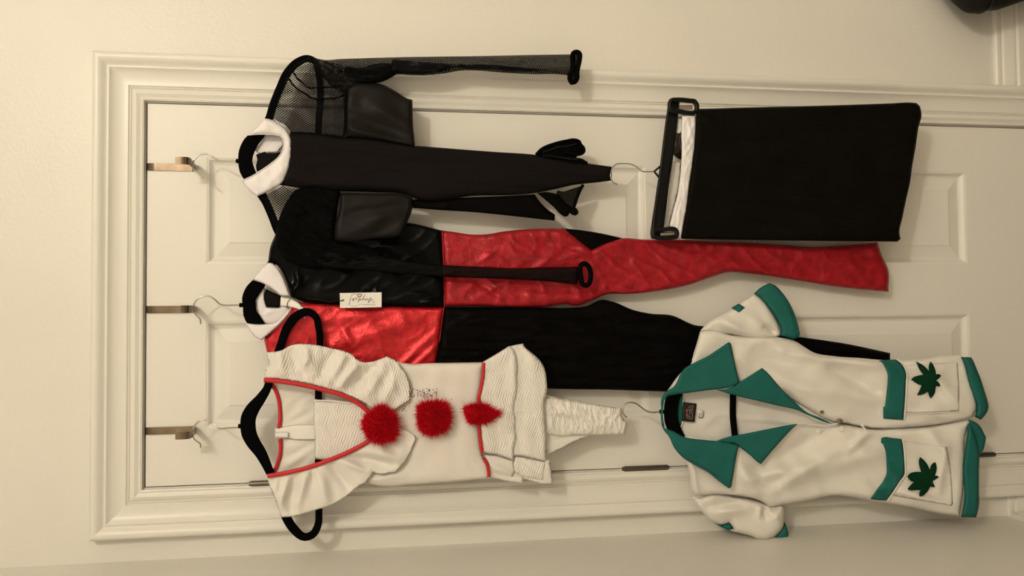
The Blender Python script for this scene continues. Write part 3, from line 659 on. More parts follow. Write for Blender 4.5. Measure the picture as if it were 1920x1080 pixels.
h = sweep('hook', ch, m_chrome, S6([(1490,493),(1420,491),(1340,486),(1290,445),(1230,412),(1120,400),(1060,405),(1015,440),(992,500),(990,560),(1010,605),(1065,637)]), .070, .0014, .0014, step=3, seg=8); h['label'] = 'thin chrome wire hook'
def clip(loop, window, d):
    c = sweep('clip', ch, m_plastic, loop, d, .0048, .0055, closed=True, step=3, seg=10, power=.7)
    sp = sweep('spring', c, m_steel, window, d-.001, .0050, .0012, step=3, seg=8, power=.5); sp['label'] = 'bright steel spring in the clip'
    return c
clip(P3([(350,172),(400,165),(470,165),(560,175),(605,180),(628,205),(630,285),(608,308),(540,312),(440,296),(350,280),(335,225)]), P3([(440,250),(520,250),(590,247)]), .084)
clip(Q3([(150,790),(260,785),(330,775),(395,785),(412,820),(405,865),(330,873),(200,873),(145,860)]), Q3([(228,838),(300,838),(372,835)]), .084)
sk = thing('skirt', 'folded black skirt with white inner waistband, clipped to the plastic hanger', 'skirt', (1500, 330), .075)
S3 = crop(1000, 80, 2.0772)
sb = cloth('skirt_body', sk, m_skirt, S3([(634,258),(900,251),(1200,243),(1400,236),(1470,233),(1492,235),(1506,248),(1512,280),(1500,330),(1490,400),(1476,480),(1468,540),(1450,620),(1438,680),(1426,740),(1430,765),(1418,775),(1300,774),(1000,771),(700,766),(575,764),(582,715),(600,600),(618,480),(628,400),(633,310)]),
           .078, .012, 12, .006, [('r', 1480,368,1700,375,4,-.003), ('r', 1400,258,1720,258,4,.0018), ('r', 1330,300,1600,345,20,.004), ('n', 2, 200, 30, .004, 3), ('r', 1315,215,1340,230,8,.005), ('n', 40, 60, 40, .002, 9), ('b', 1320,450,1700,205,.030)], 3.6)
cloth('waistband', sk, m_collar, S3([(578,283),(605,278),(633,282),(634,340),(628,420),(620,480),(608,560),(598,640),(584,716),(576,764),(562,760),(560,742),(530,712),(545,650),(560,595),(570,530),(577,440),(576,340)]), .079, .006, 8, .002, [('c', 100, 40, 12, .003, 3), ('n', 70, 20, 10, .002, 5)], 2.6)
cloth('back_lining', sk, m_sheer, Q3([(365,20),(465,20),(440,300),(400,480),(340,700),(330,750),(272,745),(300,560),(330,300)]), .050, .002, 6, .001, [('r', 1250,360,1262,370,5,.002)], 3)
cloth('size_label', sk, m_label, P3([(440,345),(475,380),(490,420),(485,540),(418,538),(430,400)]), .064, .001, 4, .0005, step=3)

# ------------------------------------------------------------------ white ruffled romper
R = crop(440, 600, 2.4); R6 = crop(480, 620, 6); R7 = crop(480, 800, 4.909); G = crop(640, 700, 6); H4 = crop(880, 630, 3.725)
rm = thing('romper', 'white crinkled ruffle romper with red piping and three red pompoms', 'costume', (770, 790), .08)
cloth('back_bodice', rm, m_sheer, [(500,712),(512,726),(524,760),(527,800),(527,850),(516,880),(503,893),(540,890),(600,880),(700,860),(700,740),(640,720),(560,705)], .055, .003, 20, .002, [('n', -30, 40, 14, .004, 3), ('r', 540,870,600,840,10,.004)], 4)
sweep('neck_piping', rm, m_piping, R([(160,285),(180,310),(198,360),(204,420),(203,460),(198,485)]), .0595, .0036, .0028, step=4, seg=8)
sweep('neck_piping', rm, m_piping, R([(203,535),(207,560),(205,600),(195,640),(180,675),(168,688)]), .0595, .0036, .0028, step=4, seg=8)
cloth('zipper_tape', rm, m_label, E6([(1535,440),(1600,432),(1700,405),(1800,400),(2040,400),(2040,565),(1800,570),(1690,560),(1600,548),(1530,555)]), .060, .0015, 6, .0006, step=3)
cloth('zipper_pull', rm, m_collar, E6([(1530,490),(1600,480),(1690,485),(1690,548),(1600,552),(1530,540)]), .064, .003, 5, .0005, step=2.5)
bd = cloth('bodice', rm, m_ribbed, R([(690,185),(700,178),(780,196),(880,194),(1000,192),(1120,190),(1112,280),(1096,370),(1098,420),(1103,500),(1112,600),(1140,660),(1146,712),(1050,722),(900,735),(780,742),(700,750),(660,748),(600,735),(560,640),(590,560),(600,540),(600,400),(590,380),(620,300),(650,240)]),
           .072, .016, 34, .008, [('n', 10, 120, 40, .004, 3), ('r', 700,900,760,890,5,.003), ('r', 690,888,740,878,6,-.004), ('n', 80, 40, 30, .002, 5)], 3.6)
bp_ = cloth('modesty_panel', rm, m_crinkle, R([(358,355),(380,358),(420,362),(520,365),(600,390),(640,440),(640,520),(600,560),(540,600),(470,630),(358,626),(362,540),(355,440)]), .074, .008, 12, .002, [('r', 590,785,690,785,6,.002)], 3)
sweep('panel_edge', rm, m_label, R([(356,362),(440,364),(520,374)]), .0815, .0016, .0016, step=4, seg=8)
# dark red printed spatter on the bodice
spots = []; rs = random.Random(5)
for k in range(150):
    u = rs.random(); x = 766+u*57+rs.gauss(0, 1); y = 737.5+rs.uniform(-8, 8)+rs.gauss(0, 1.5)
    if rs.random() < .12: x, y = rs.uniform(744, 768), rs.uniform(756, 772)
    if rs.random() < .04: x, y = rs.uniform(843, 856), rs.uniform(744, 749)
    r = rs.uniform(.30, .95); e = rs.uniform(.8, 1.9); a0 = rs.uniform(-.5, .5)
    q = []
    for a in np.linspace(0, 2*math.pi, 8)[:-1]:
        px_, py_ = r*math.cos(a)*(1+.3*rs.random()), r*e*math.sin(a)*(1+.3*rs.random())
        q.append((x+px_*math.cos(a0)-py_*math.sin(a0), y+px_*math.sin(a0)+py_*math.cos(a0)))
    spots.append(q)
sv, sf = [], []
for q in spots:
    b = len(sv); xy = np.array(q); W = unproj(xy[:, 0], xy[:, 1], bd.depth(xy[:, 0], xy[:, 1])+.0006); sv += [tuple(p) for p in W]; sf.append(tuple(range(b, b+len(q))))
m_spot = mat('dark_red_print', (0.17, 0.085, 0.075), 0.7)
link('printed_spots', sv, sf, m_spot, rm, False)['kind'] = 'stuff'
# ruffles
def ruffle_folds(pts, amp):
    return [('r', a, b, c, e, wd, amp*s) for (a, b, c, e, wd, s) in pts]
ru = cloth('ruffle', rm, m_crinkle, R6([(90,535),(120,400),(150,380),(120,245),(300,215),(370,175),(450,152),(550,148),(700,165),(880,205),(1000,232),(1080,268),(1140,325),(1200,352),(1300,350),(1400,318),(1470,290),(1560,330),(1650,430),(1730,600),(1735,780),(1560,892),(1300,880),(1250,840),(1150,780),(1000,710),(800,655),(600,600),(400,565),(250,545)]),
           .092, .0015, 8, .001, ruffle_folds([(590,700,570,650,9,1),(600,705,625,655,8,-.8),(620,715,650,660,8,1),(640,722,672,680,8,1.2),(655,728,700,690,12,-1.6),(560,700,545,648,8,-.6),(530,700,524,655,8,.8),(570,690,575,672,5,.9),(690,740,716,686,12,1.1),(720,755,740,710,10,.8)], .0115)+[('n', 80, 40, 12, .003, 6)], 3)
rl = cloth('ruffle', rm, m_sheer, R7([(100,440),(105,470),(130,560),(165,640),(200,740),(235,835),(330,828),(450,800),(560,765),(660,735),(760,690),(860,620),(960,540),(1000,520),(1080,420),(1150,440),(1230,425),(1290,415),(1340,360),(1400,280),(1450,170),(1480,95),(1400,40),(1280,0),(1200,60),(1050,130),(1030,150),(900,230),(700,310),(500,370),(300,420),(180,440)]),
           .090, .0015, 8, .001, ruffle_folds([(540,895,520,960,8,1),(555,892,545,955,8,-.9),(575,888,560,940,9,1),(600,880,610,940,12,.9),(620,872,660,920,9,-.9),(640,862,690,886,7,1),(650,856,735,870,8,-1.1),(680,840,760,862,12,1.1),(520,898,512,940,6,.7),(585,885,590,905,5,-.7)], .0115)+[('n', 60, 50, 20, .004, 2)], 3)
sweep('front_piping', rm, m_piping, R([(132,270),(200,276),(300,292),(400,315),(500,345),(555,375),(600,412),(625,440)]), .0955, .0042, .0036, step=4, seg=8)
sweep('front_piping', rm, m_piping, R([(148,702),(220,690),(300,672),(400,640),(480,608),(540,580),(590,552),(620,525)]), .0955, .0042, .0036, step=4, seg=8)
# peplum in two tiers, waist piping
pf = [('r', 966,650,970,720,5,.009), ('r', 970,720,966,800,6,.008), ('r', 966,800,962,880,6,.008), ('n', 85, 90, 26, .004, 6), ('r', 905,852,960,862,6,.005), ('r', 900,860,1020,880,8,-.005), ('r', 940,772,1022,770,3,-.002), ('n', 60, 50, 30, .003, 8)]
pb = cloth('peplum_under', rm, m_sheer, H4([(330,880),(530,870),(560,860),(575,960),(582,1030),(560,1036),(380,1000),(370,1030),(300,1022),(200,1000),(140,985),(110,880),(300,860)]), .078, .004, 10, .002, [('n', 20, 60, 20, .005, 4)], 3.4)
pt0 = cloth('peplum_tier', rm, m_crinkle, H4([(280,72),(330,60),(375,52),(388,75),(440,120),(490,165),(522,215),(540,300),(540,400),(525,455),(523,520),(530,600),(535,700),(532,800),(535,875),(440,855),(320,835),(290,840),(285,700),(290,500),(295,300),(290,150)]),
           .083, .008, 14, .003, [('n', 85, 90, 26, .004, 6), ('r', 900,860,1020,880,8,-.004), ('r', 970,772,1022,770,3,-.002), ('n', 60, 50, 30, .003, 8), ('r', 990,650,1010,690,8,.004)], 3)
pt3 = cloth('peplum_tier', rm, m_crinkle, H4([(312,835),(400,850),(535,878),(530,940),(523,1015),(450,1000),(380,985),(330,960),(300,940)]), .079, .008, 10, .003, [('n', 20, 60, 20, .004, 4), ('r', 975,870,1010,900,6,.004)], 3)
pt_ = cloth('peplum_tier', rm, m_crinkle, H4([(95,180),(180,130),(280,68),(305,85),(325,130),(338,200),(336,300),(332,400),(318,470),(314,530),(324,580),(322,650),(328,705),(312,780),(312,830),(304,868),(200,830),(98,815),(80,700),(72,600),(62,540),(62,460),(80,340)]),
           .088, .010, 14, .003, [('n', 85, 90, 26, .004, 6), ('n', 60, 50, 30, .003, 8), ('r', 962,660,966,720,5,.004), ('r', 966,800,962,870,6,.004), ('r', 940,772,966,772,3,-.002)], 3)
pt4 = cloth('peplum_tier', rm, m_sheer, H4([(98,825),(200,838),(304,870),(318,940),(300,975),(380,985),(372,1030),(300,1020),(200,1000),(140,985),(132,930),(118,880)]), .082, .006, 8, .003, [('r', 915,870,965,890,6,.005), ('r', 930,890,975,900,5,-.004), ('n', 20, 60, 20, .004, 4)], 3)
for P in ([(100,185),(95,280),(80,370),(66,440),(75,470)], [(66,600),(72,680),(80,760),(90,818)], [(96,850),(120,885),(132,930),(138,985)]):
    sweep('waist_piping', rm, m_piping, H4(P), .0935, .0034, .0034, step=4, seg=8)
sweep('peplum_seam', rm, m_crinkle, H4([(215,535),(270,537),(312,537)]), 0, .0009, .0009, on=pt_, lift=.0003, step=4, seg=6)
sweep('peplum_seam', rm, m_crinkle, H4([(325,537),(430,528),(522,520)]), 0, .0009, .0009, on=pt0, lift=.0003, step=4, seg=6)
# gathered brief below, sheer back
cloth('brief_back', rm, m_sheer, H4([(500,400),(620,430),(740,450),(900,520),(880,690),(780,720),(640,790),(545,830),(500,700)]), .062, .002, 14, .001, [('n', -15, 80, 16, .004, 4)], 3.8)
cloth('brief_front', rm, m_crinkle, H4([(480,420),(560,430),(640,440),(700,450),(860,475),(960,490),(1060,505),(1075,540),(1062,550),(1085,590),(1102,615),(1095,650),(1085,688),(980,690),(860,695),(740,695),(630,700),(560,690),(480,690)]), .066, .010, 14, .006, [('c', 85, 30, 9, .005, 4), ('r', 1060,775,1160,800,8,.004), ('n', 15, 60, 16, .004, 7)], 2.8)
# pompoms
def pompom(outline, d, depth_r, n, ln, seed, label):
    rnd = random.Random(seed); ol = smooth_outline(outline, 4); c = ol.mean(0)
    v, f = [], []
    pw = unproj(c[0], c[1], d); sc = (-CAM[1]-d)/F_PX
    nu = 28; nvv = 8                                        # soft core
    for j in range(nvv+1):
        ph = math.pi/2*(j/nvv); s = math.cos(ph)*.90; dz = math.sin(ph)*depth_r*.86
        for k in range(nu):
            q = ol[int(k*len(ol)/nu) % len(ol)]; p = c+(q-c)*s; v.append(tuple(unproj(p[0], p[1], d+dz)))
    for j in range(nvv):
        for k in range(nu): f.append((j*nu+k, j*nu+(k+1) % nu, (j+1)*nu+(k+1) % nu, (j+1)*nu+k))
    f.append(tuple(range(nu))[::-1])
    for i in range(n):                                      # hairs
        a = rnd.random(); q = ol[int(a*len(ol)) % len(ol)]; s = math.sqrt(rnd.random())
        s = min(1.0, s*1.03); ph = math.acos(max(0, min(1, s)))
        out = unproj(c[0]+(q[0]-c[0])*s, c[1]+(q[1]-c[1])*s, d+math.sin(ph)*depth_r)
        cc = np.array(unproj(c[0]+(q[0]-c[0])*s*.55, c[1]+(q[1]-c[1])*s*.55, d+math.sin(ph)*depth_r*.45))
        dr = np.array(out)-cc; L = np.linalg.norm(dr)+1e-6; dr /= L
        dr += np.array([rnd.gauss(0, .20) for _ in range(3)]); dr /= np.linalg.norm(dr)
        L2 = L*(.80+.30*rnd.random())+ln*rnd.random()**3*(.25+.75*s)
        side = np.cross(dr, np.array([rnd.gauss(0,1) for _ in range(3)])); side /= np.linalg.norm(side)+1e-9; wv = .00048
        bend = np.array([rnd.gauss(0, .003) for _ in range(3)])+np.array([0, 0, -.0015])
        p0, p1, p2 = cc, cc+dr*L2*.6+bend*.3, cc+dr*L2+bend
        b = len(v); v += [tuple(p0-side*wv), tuple(p0+side*wv), tuple(p1+side*wv*.7), tuple(p1-side*wv*.7), tuple(p2)]
        f += [(b, b+1, b+2, b+3), (b+3, b+2, b+4)]
    o = link('pompom', v, f, m_fur, rm, True); o['label'] = label; o['kind'] = 'stuff'
    return o
pompom(G([(215,560),(240,470),(330,420),(380,355),(470,340),(540,400),(620,450),(640,560),(640,680),(600,770),(480,795),(360,785),(290,740),(240,660)]), .097, .030, 11000, .011, 1, 'red fluffy pompom at the neckline')
pompom(G([(842,360),(895,315),(1000,305),(1110,300),(1190,318),(1228,420),(1240,540),(1210,640),(1120,690),(1020,715),(930,700),(860,640),(840,520),(835,420)]), .092, .030, 11000, .011, 2, 'red fluffy pompom on the bodice')
pompom(G([(1350,380),(1430,350),(1540,335),(1640,350),(1720,410),(1820,445),(1740,500),(1680,550),(1560,570),(1430,580),(1380,500)]), .096, .022, 6500, .009, 3, 'red squashed pompom at the waist')

# ------------------------------------------------------------------ white and teal jacket
L4 = crop(1220, 680, 4.5714); T6 = crop(1220, 520, 6); U = crop(1280, 860, 6.75); X8 = crop(1640, 640, 8); Y5 = crop(1600, 775, 5.1429)
jk = thing('jacket', 'short-sleeved white jacket with teal collar, cuffs, pocket flaps and leaf patches', 'jacket', (1550, 770), .09)
jb = cloth('back_panel', jk, m_fleece_in, J([(285,470),(300,440),(480,430),(700,470),(900,570),(960,590),(800,640),(480,660),(300,640),(280,600)]), .070, .004, 20, .003, [('r', 1385,783,1520,795,4,.005), ('r', 1320,776,1380,780,4,.003), ('n', 20, 50, 30, .004, 5), ('r', 1310,800,1345,780,9,.004)], 4)
cloth('collar_stand', jk, m_teal, J([(280,470),(302,462),(302,500),(300,560),(290,612),(262,606),(240,560),(250,500)]), .074, .002, 6, .001, step=3)
sweep('stand_edge', jk, m_fleece, J([(300,462),(298,500),(299,545),(292,590),(282,612)]), .077, .0014, .0014, step=4, seg=8)
lb = cloth('brand_label', jk, m_black, L4([(275,338),(394,350),(376,510),(268,498)]), .079, .0008, 4, .0004, step=3)
LB = crop(1275, 750, 21.6)
strokes('label_lettering', jk, m_gold, [(LB([(290,730),(340,745),(400,760),(460,770),(500,740),(500,600),(490,470),(520,300),(540,220)]), .8), (LB([(290,720),(270,650),(280,560),(300,600),(340,650),(390,690),(440,660)]), .9),
        (LB([(300,480),(290,410),(330,390),(390,420),(400,480),(390,540),(420,590)]), .9), (LB([(330,310),(380,270),(430,260),(440,330),(400,380)]), .8), (LB([(440,470),(440,420),(420,380)]), .8), (LB([(450,230),(500,220),(520,260)]), .8)], .0804, 'gold script lettering')
strokes('label_lettering', jk, m_redthread, [(LB([(250,470),(255,400),(290,380)]), 1.2), (LB([(260,600),(250,520),(270,460)]), .9), (LB([(310,620),(330,590),(350,640),(330,690)]), .9), (LB([(270,540),(300,520),(310,480)]), .8)], .0804, 'red script lettering')
cloth('size_tag', jk, m_label, LB([(735,420),(970,430),(968,735),(725,715)]), .079, .0008, 3, .0004, step=2.5)
strokes('size_print', jk, m_ink, [(LB([(800,500),(800,650)]), 1.3), (LB([(885,490),(885,670)]), .8)], .0803)
# front panels
fu = cloth('front_panel', jk, m_fleece, J([(318,358),(340,300),(366,214),(420,210),(480,228),(570,236),(690,240),(740,252),(780,276),(810,295),(900,313),(1000,320),(1090,328),(1160,328),(1250,324),(1320,312),(1400,309),(1415,322),(1430,380),(1452,450),(1466,520),(1450,552),(1420,562),(1300,585),(1200,595),(1130,600),(1040,598),(1000,592),(935,578),(900,574),(860,558),(780,512),(700,462),(620,470),(500,466),(440,452),(300,462),(250,462),(235,450),(300,370)]),
           .080, .020, 20, .008, [('r', 1390,612,1450,632,14,0.0131), ('r', 1350,700,1420,640,14,0.0075), ('r', 1470,660,1640,680,12,0.0150), ('r', 1560,690,1640,735,10,-0.0112), ('r', 1400,690,1560,740,22,0.0131), ('r', 1560,735,1700,760,14,0.0094), ('b', 1560,780,1850,780,.026), ('n', 20, 110, 40, .009, 3), ('n', -30, 60, 30, .003, 5), ('r', 1660,770,1815,785,8,0.0075), ('r', 1740,690,1800,760,12,0.0094)], 3.8)
fl = cloth('front_panel', jk, m_fleece, J([(270,672),(310,730),(325,790),(333,842),(350,866),(450,862),(540,870),(610,890),(640,912),(700,902),(800,886),(900,866),(960,872),(1050,888),(1200,912),(1330,940),(1395,948),(1410,850),(1416,720),(1426,605),(1445,575),(1425,566),(1300,590),(1130,602),(1030,602),(1000,596),(930,584),(880,586),(800,584),(740,584),(650,600),(520,640),(500,650),(380,640),(300,628),(262,640)]),
           .080, .020, 20, .008, [('r', 1370,840,1420,920,14,0.0131), ('r', 1400,900,1520,870,12,0.0150), ('r', 1450,920,1580,840,12,0.0131), ('r', 1420,880,1560,800,14,-0.0112), ('r', 1480,900,1640,850,16,0.0131), ('r', 1590,845,1640,800,8,0.0112), ('r', 1612,806,1622,790,4,0.0131), ('r', 1618,792,1650,780,7,0.0075), ('b', 1560,780,1850,780,.026), ('n', 40, 90, 34, .009, 13), ('r', 1290,850,1305,920,6,0.0094), ('r', 1395,800,1420,850,10,0.0075), ('r', 1740,800,1770,850,10,0.0075), ('r', 1775,835,1760,920,8,0.0075), ('r', 1660,915,1780,945,8,0.0094)], 3.8)
# sleeves
su = cloth('sleeve', jk, m_fleece, T6([(560,600),(600,550),(660,490),(780,420),(900,360),(1000,290),(1100,230),(1160,188),(1200,205),(1290,290),(1370,410),(1440,540),(1470,640),(1440,665),(1300,700),(1100,690),(950,660),(800,640),(680,620)]), .076, .024, 22, .014, [('r', 1350,600,1400,625,9,0.0120), ('r', 1340,615,1400,640,6,-0.0075), ('r', 1400,590,1440,620,10,0.0105), ('r', 1437,615,1465,625,7,-0.0180), ('r', 1450,615,1466,628,4,0.0150), ('r', 1320,625,1390,632,4,-0.0060), ('n', 50, 70, 30, .005, 4)], 3.4)
cu = cloth('sleeve_cuff', jk, m_teal, T6([(1160,185),(1230,120),(1330,66),(1390,85),(1470,160),(1550,270),(1610,390),(1655,520),(1682,640),(1660,680),(1600,702),(1530,675),(1462,660),(1465,600),(1420,490),(1360,390),(1280,280),(1200,205)]), .080, .024, 16, .012, step=3.4)
sweep('cuff_stitch', jk, m_teal, T6([(1340,92),(1440,160),(1530,280),(1595,400),(1640,530),(1660,660)]), 0, .0011, .0011, on=cu, lift=.0002, step=4, seg=6)
cloth('shoulder_tab', jk, m_teal, T6([(905,345),(990,295),(1062,340),(995,395)]), 0, .003, 5, .001, on=su, lift=.001, step=3)
sl2 = cloth('sleeve', jk, m_fleece, U([(120,485),(230,490),(380,455),(500,460),(650,490),(800,510),(950,545),(1100,590),(1240,580),(1282,620),(1285,760),(1270,850),(1220,930),(1140,1000),(1060,1032),(960,1020),(860,980),(760,950),(640,920),(600,905),(650,885),(590,805),(500,830),(360,790),(270,700),(210,640),(170,560)]), .072, .026, 20, .014,
            [('r', 1300,931,1350,930,5,0.0075), ('r', 1330,950,1400,940,9,-0.0090), ('r', 1340,960,1400,955,9,0.0090), ('r', 1432,950,1436,970,5,-0.0165), ('r', 1440,955,1462,948,5,-0.0180), ('r', 1450,965,1462,975,9,0.0105), ('r', 1425,950,1424,968,4,0.0090), ('n', 30, 70, 34, .006, 8)], 3.4)
cloth('sleeve_cuff', jk, m_teal, U([(1285,790),(1310,850),(1340,960),(1335,1000),(1200,1020),(1110,1035),(1150,1005),(1230,935),(1275,850)]), .068, .010, 10, .008, step=3)
cloth('shoulder_tab', jk, m_teal, U([(360,790),(420,800),(500,835),(590,805),(650,885),(600,900),(500,870),(430,830)]), .068, .006, 8, .004, step=3)
# collar wings and lapels
lu = cloth('lapel', jk, m_teal, L4([(560,232),(660,225),(762,165),(860,105),(955,45),(985,70),(1100,200),(1230,330),(1350,432),(1450,470),(1540,515),(1565,530),(1480,505),(1350,450),(1250,405),(1100,370),(900,322),(740,285),(690,272)]), .1085, .004, 8, .002, [('b', 1350,730,1560,795,-.006)], 3.2)
ll = cloth('lapel', jk, m_teal, L4([(565,668),(670,635),(850,600),(1050,560),(1200,532),(1260,525),(1200,580),(1100,690),(1020,780),(945,870),(920,855),(850,790),(770,730),(740,705),(650,690)]), .1085, .004, 8, .002, step=3.2)
c1 = cloth('collar', jk, m_teal, J([(212,520),(213,480),(232,452),(255,438),(305,360),(350,335),(400,310),(440,283),(478,257),(488,262),(496,300),(508,360),(522,412),(516,420),(480,436),(440,444),(400,448),(340,456),(290,462),(240,470),(222,490),(218,540)]), .1115, .006, 8, .003, step=3.2)
c2 = cloth('collar', jk, m_teal, J([(210,520),(216,520),(219,560),(225,598),(262,612),(300,632),(380,645),(450,652),(520,665),(512,700),(500,770),(490,832),(480,838),(440,808),(400,775),(340,742),(300,718),(265,680),(240,630),(220,605),(210,560)]), .1115, .006, 8, .003, step=3.2)
sweep('collar_stitch', jk, m_teal, J([(310,372),(400,322),(478,272)]), 0, .0009, .0009, on=c1, lift=.0002, step=5, seg=6)
sweep('collar_stitch', jk, m_teal, J([(275,685),(310,712),(400,765),(478,822)]), 0, .0009, .0009, on=c2, lift=.0002, step=5, seg=6)
sweep('lapel_edge', jk, m_fleece, L4([(745,722),(790,750),(850,798),(915,860)]), .1045, .0012, .0016, step=4, seg=6)
sweep('front_edge', jk, m_fleece, L4([(1250,525),(1350,528),(1450,535),(1540,535),(1600,522)]), .101, .0016, .0016, step=4, seg=6)
# snaps
def disc(name, px, on, r, h, m, label=None):
    dd = float(on.depth(np.array([px[0]]), np.array([px[1]]))[0])+.0012; c = unproj(px[0], px[1], dd); v, f = [], []; n = 16
    for rr, hh in ((r, -.001), (r, h*.6), (r*.8, h), (r*.45, h), (r*.4, h*.5)):
        for k in range(n): v.append((c[0]+rr*math.cos(2*math.pi*k/n), c[1]-hh, c[2]+rr*math.sin(2*math.pi*k/n)))
    for j in range(4):
        for k in range(n): f.append((j*n+k, j*n+(k+1) % n, (j+1)*n+(k+1) % n, (j+1)*n+k))
    f.append(tuple(range(4*n, 5*n)))
    o = link(name, v, f, m, jk, True, None, 50)
    if label: o['label'] = label
disc('snap', (1540.5, 772.5), fu, .0042, .004, m_chrome, 'silver press snap'); disc('snap', (1572, 788.5), fu, .0052, .010, m_chrome, 'silver press snap at the front edge')
disc('snap_cap', (1536, 808), fl, .0068, .0022, m_fleece); disc('snap_cap', (1578, 804.5), fl, .0068, .0022, m_fleece)
sweep('fabric_pinch', jk, m_fleece, [(1611.5, 790), (1614, 795), (1619, 801), (1621, 806)], 0, .0026, .0030, on=fl, lift=.0015, step=2, seg=8)
# hem bands
cloth('hem_band', jk, m_teal, X8([(1300,240),(1380,235),(1450,240),(1480,290),(1530,410),(1590,560),(1640,720),(1690,880),(1708,980),(1700,1030),(1640,1130),(1590,1180),(1500,1130),(1520,1050),(1520,930),(1490,840),(1420,670),(1390,540),(1350,360)]), .109, .020, 14, .010, step=3.4)
cloth('hem_fold', jk, m_teal, Y5([(1110,55),(1200,100),(1280,230),(1270,290),(1245,370),(1215,400),(1150,300),(1130,150)]), .105, .010, 10, .008, step=3.2)
cloth('hem_band', jk, m_teal, Y5([(1100,100),(1130,98),(1160,170),(1200,290),(1215,390),(1212,550),(1212,740),(1210,900),(1185,1005),(1040,1000),(1060,900),(1070,800),(1062,600),(1058,500),(1075,400),(1085,280),(1100,180)]), .111, .018, 12, .010, step=3.2)
# pockets: white pouch, teal flap, piping, leaf patch
cloth('pocket', jk, m_fleece, J([(1176,350),(1300,342),(1388,338),(1394,440),(1394,532),(1300,536),(1174,540),(1180,450)]), 0, .0010, 6, .003, on=fu, lift=.0005, step=3.6)
cloth('pocket', jk, m_fleece, J([(1168,648),(1240,660),(1345,674),(1360,760),(1370,908),(1250,888),(1125,866),(1180,740),(1174,690)]), 0, .0010, 6, .003, on=fl, lift=.0005, step=3.6)
p1 = cloth('pocket_flap', jk, m_teal, X8([(55,290),(200,275),(330,275),(390,330),(440,400),(472,500),(468,600),(462,760),(450,940),(435,1090),(430,1180),(130,1160),(128,980),(155,980),(180,760),(195,600),(192,480),(150,380),(110,310)]), 0, .004, 6, .001, on=fu, lift=.003, step=3.2)
p2 = cloth('pocket_flap', jk, m_teal, Y5([(268,240),(285,232),(380,238),(465,248),(480,340),(490,480),(494,590),(440,660),(390,740),(320,840),(240,838),(165,828),(230,730),(290,650),(318,590),(320,480),(305,340),(285,290),(268,285)]), 0, .004, 6, .001, on=fl, lift=.003, step=3.2)
sweep('flap_piping', jk, m_fleece, X8([(330,268),(400,320),(455,400),(485,500),(480,600),(474,760),(462,940),(445,1170)]), 0, .0017, .0017, on=p1, lift=.0015, step=4, seg=8)
sweep('flap_piping', jk, m_fleece, Y5([(470,240),(485,300),(495,400),(502,500),(500,590),(450,668),(395,752),(330,842)]), 0, .0017, .0017, on=p2, lift=.0015, step=4, seg=8)
sweep('pocket_stitch', jk, m_fleece, J([(1178,541),(1250,540),(1330,538),(1395,534)]), 0, .0010, .0010, on=fu, lift=.003, step=5, seg=6)
cloth('leaf_patch', jk, m_leaf, X8([(612,296),(640,312),(700,340),(760,385),(815,445),(808,400),(815,350),(838,302),(870,340),(900,400),(915,450),(922,495),(960,488),(998,510),(975,545),(935,575),(920,590),(950,605),(972,635),(990,672),(950,678),(918,668),(912,700),(905,760),(880,815),(838,856),(815,810),(800,752),(760,775),(700,800),(632,806),(655,770),(680,720),(705,655),(660,645),(600,610),(545,572),(590,535),(650,515),(730,500),(690,450),(660,400),(635,340)]), 0, .0022, 4, 0, on=fu, lift=.0055, step=2.6)
cloth('leaf_patch', jk, m_leaf, Y5([(642,420),(680,450),(712,490),(738,545),(750,500),(770,478),(792,472),(803,510),(800,560),(785,600),(810,602),(828,614),(800,632),(770,648),(765,665),(780,690),(787,718),(770,708),(750,712),(745,700),(730,730),(700,770),(670,795),(640,803),(635,775),(648,738),(600,738),(550,742),(522,730),(540,705),(585,662),(550,648),(520,610),(545,580),(590,566),(655,565),(638,510),(632,460)]), 0, .0022, 4, 0, on=fl, lift=.0055, step=2.6)

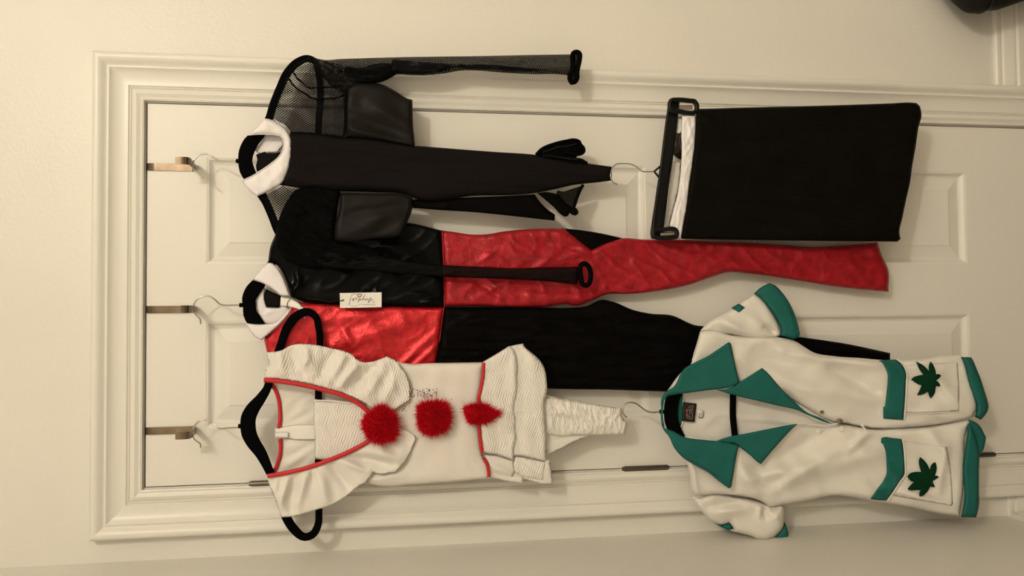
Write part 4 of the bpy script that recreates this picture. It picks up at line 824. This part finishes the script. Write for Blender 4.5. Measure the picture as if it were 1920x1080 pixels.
# ------------------------------------------------------------------ dark bag on the floor, right edge
bt = unproj(1834, 23, .085)
bg = thing('bag', 'dark rounded fabric bag by the baseboard, cut off at the frame edge', 'bag', loc=(bt[0]+.26, -.085, 0))
def egg(cx, cy, zs, nu=48):
    v, f = [], []
    for (z, rx, ry) in zs:
        for k in range(nu):
            th = 2*math.pi*k/nu; s = lambda q: math.copysign(abs(q)**.75, q)
            v.append((cx+rx*s(math.cos(th)), cy+ry*s(math.sin(th)), z))
    for j in range(len(zs)-1):
        for k in range(nu): f.append((j*nu+k, j*nu+(k+1) % nu, (j+1)*nu+(k+1) % nu, (j+1)*nu+k))
    f.append(tuple(range(nu))[::-1]); f.append(tuple(range((len(zs)-1)*nu, len(zs)*nu)))
    return v, f
zt = bt[2]
v, f = egg(bt[0]+.26, -.085, [(zt+q, .26*a, 0.062*c_) for q, a, c_ in [(-.012, .985, .985), (.0, 1.0, 1.0), (.014, .995, 1.0), (.026, .970, .98), (.042, .925, .95), (.062, .85, .90), (.085, .74, .80), (.105, .60, .68), (.122, .42, .5), (.132, .2, .3), (.136, .02, .05)]])
link('bag_top', v, f, m_bag, bg, True, None, 60)
v, f = egg(bt[0]+.26, -.085, [(q*(zt-.014), .26*a, 0.062*c_) for q, a, c_ in [(0, .78, .82), (.12, .80, .86), (.35, .82, .88), (.50, .85, .90), (.65, .90, .93), (.83, .96, .96), (1.0, .978, .975)]])
link('bag_body', v, f, m_bag, bg, True, None, 60)
v, f = [], []
n, m_ = 60, 8
for k in range(n):
    th = 2*math.pi*k/n; s = lambda q: math.copysign(abs(q)**.75, q)
    for q in range(m_):
        a = 2*math.pi*q/m_; rr = 1+.004*math.cos(a)/.26
        v.append((bt[0]+.26+(.26*.985+.004*math.cos(a))*s(math.cos(th)), -.085+(0.062*.985+.004*math.cos(a))*s(math.sin(th)), zt-.013+.004*math.sin(a)))
for k in range(n):
    for q in range(m_): f.append((k*m_+q, k*m_+(q+1) % m_, ((k+1) % n)*m_+(q+1) % m_, ((k+1) % n)*m_+q))
link('bag_piping', v, f, m_plastic, bg, True)
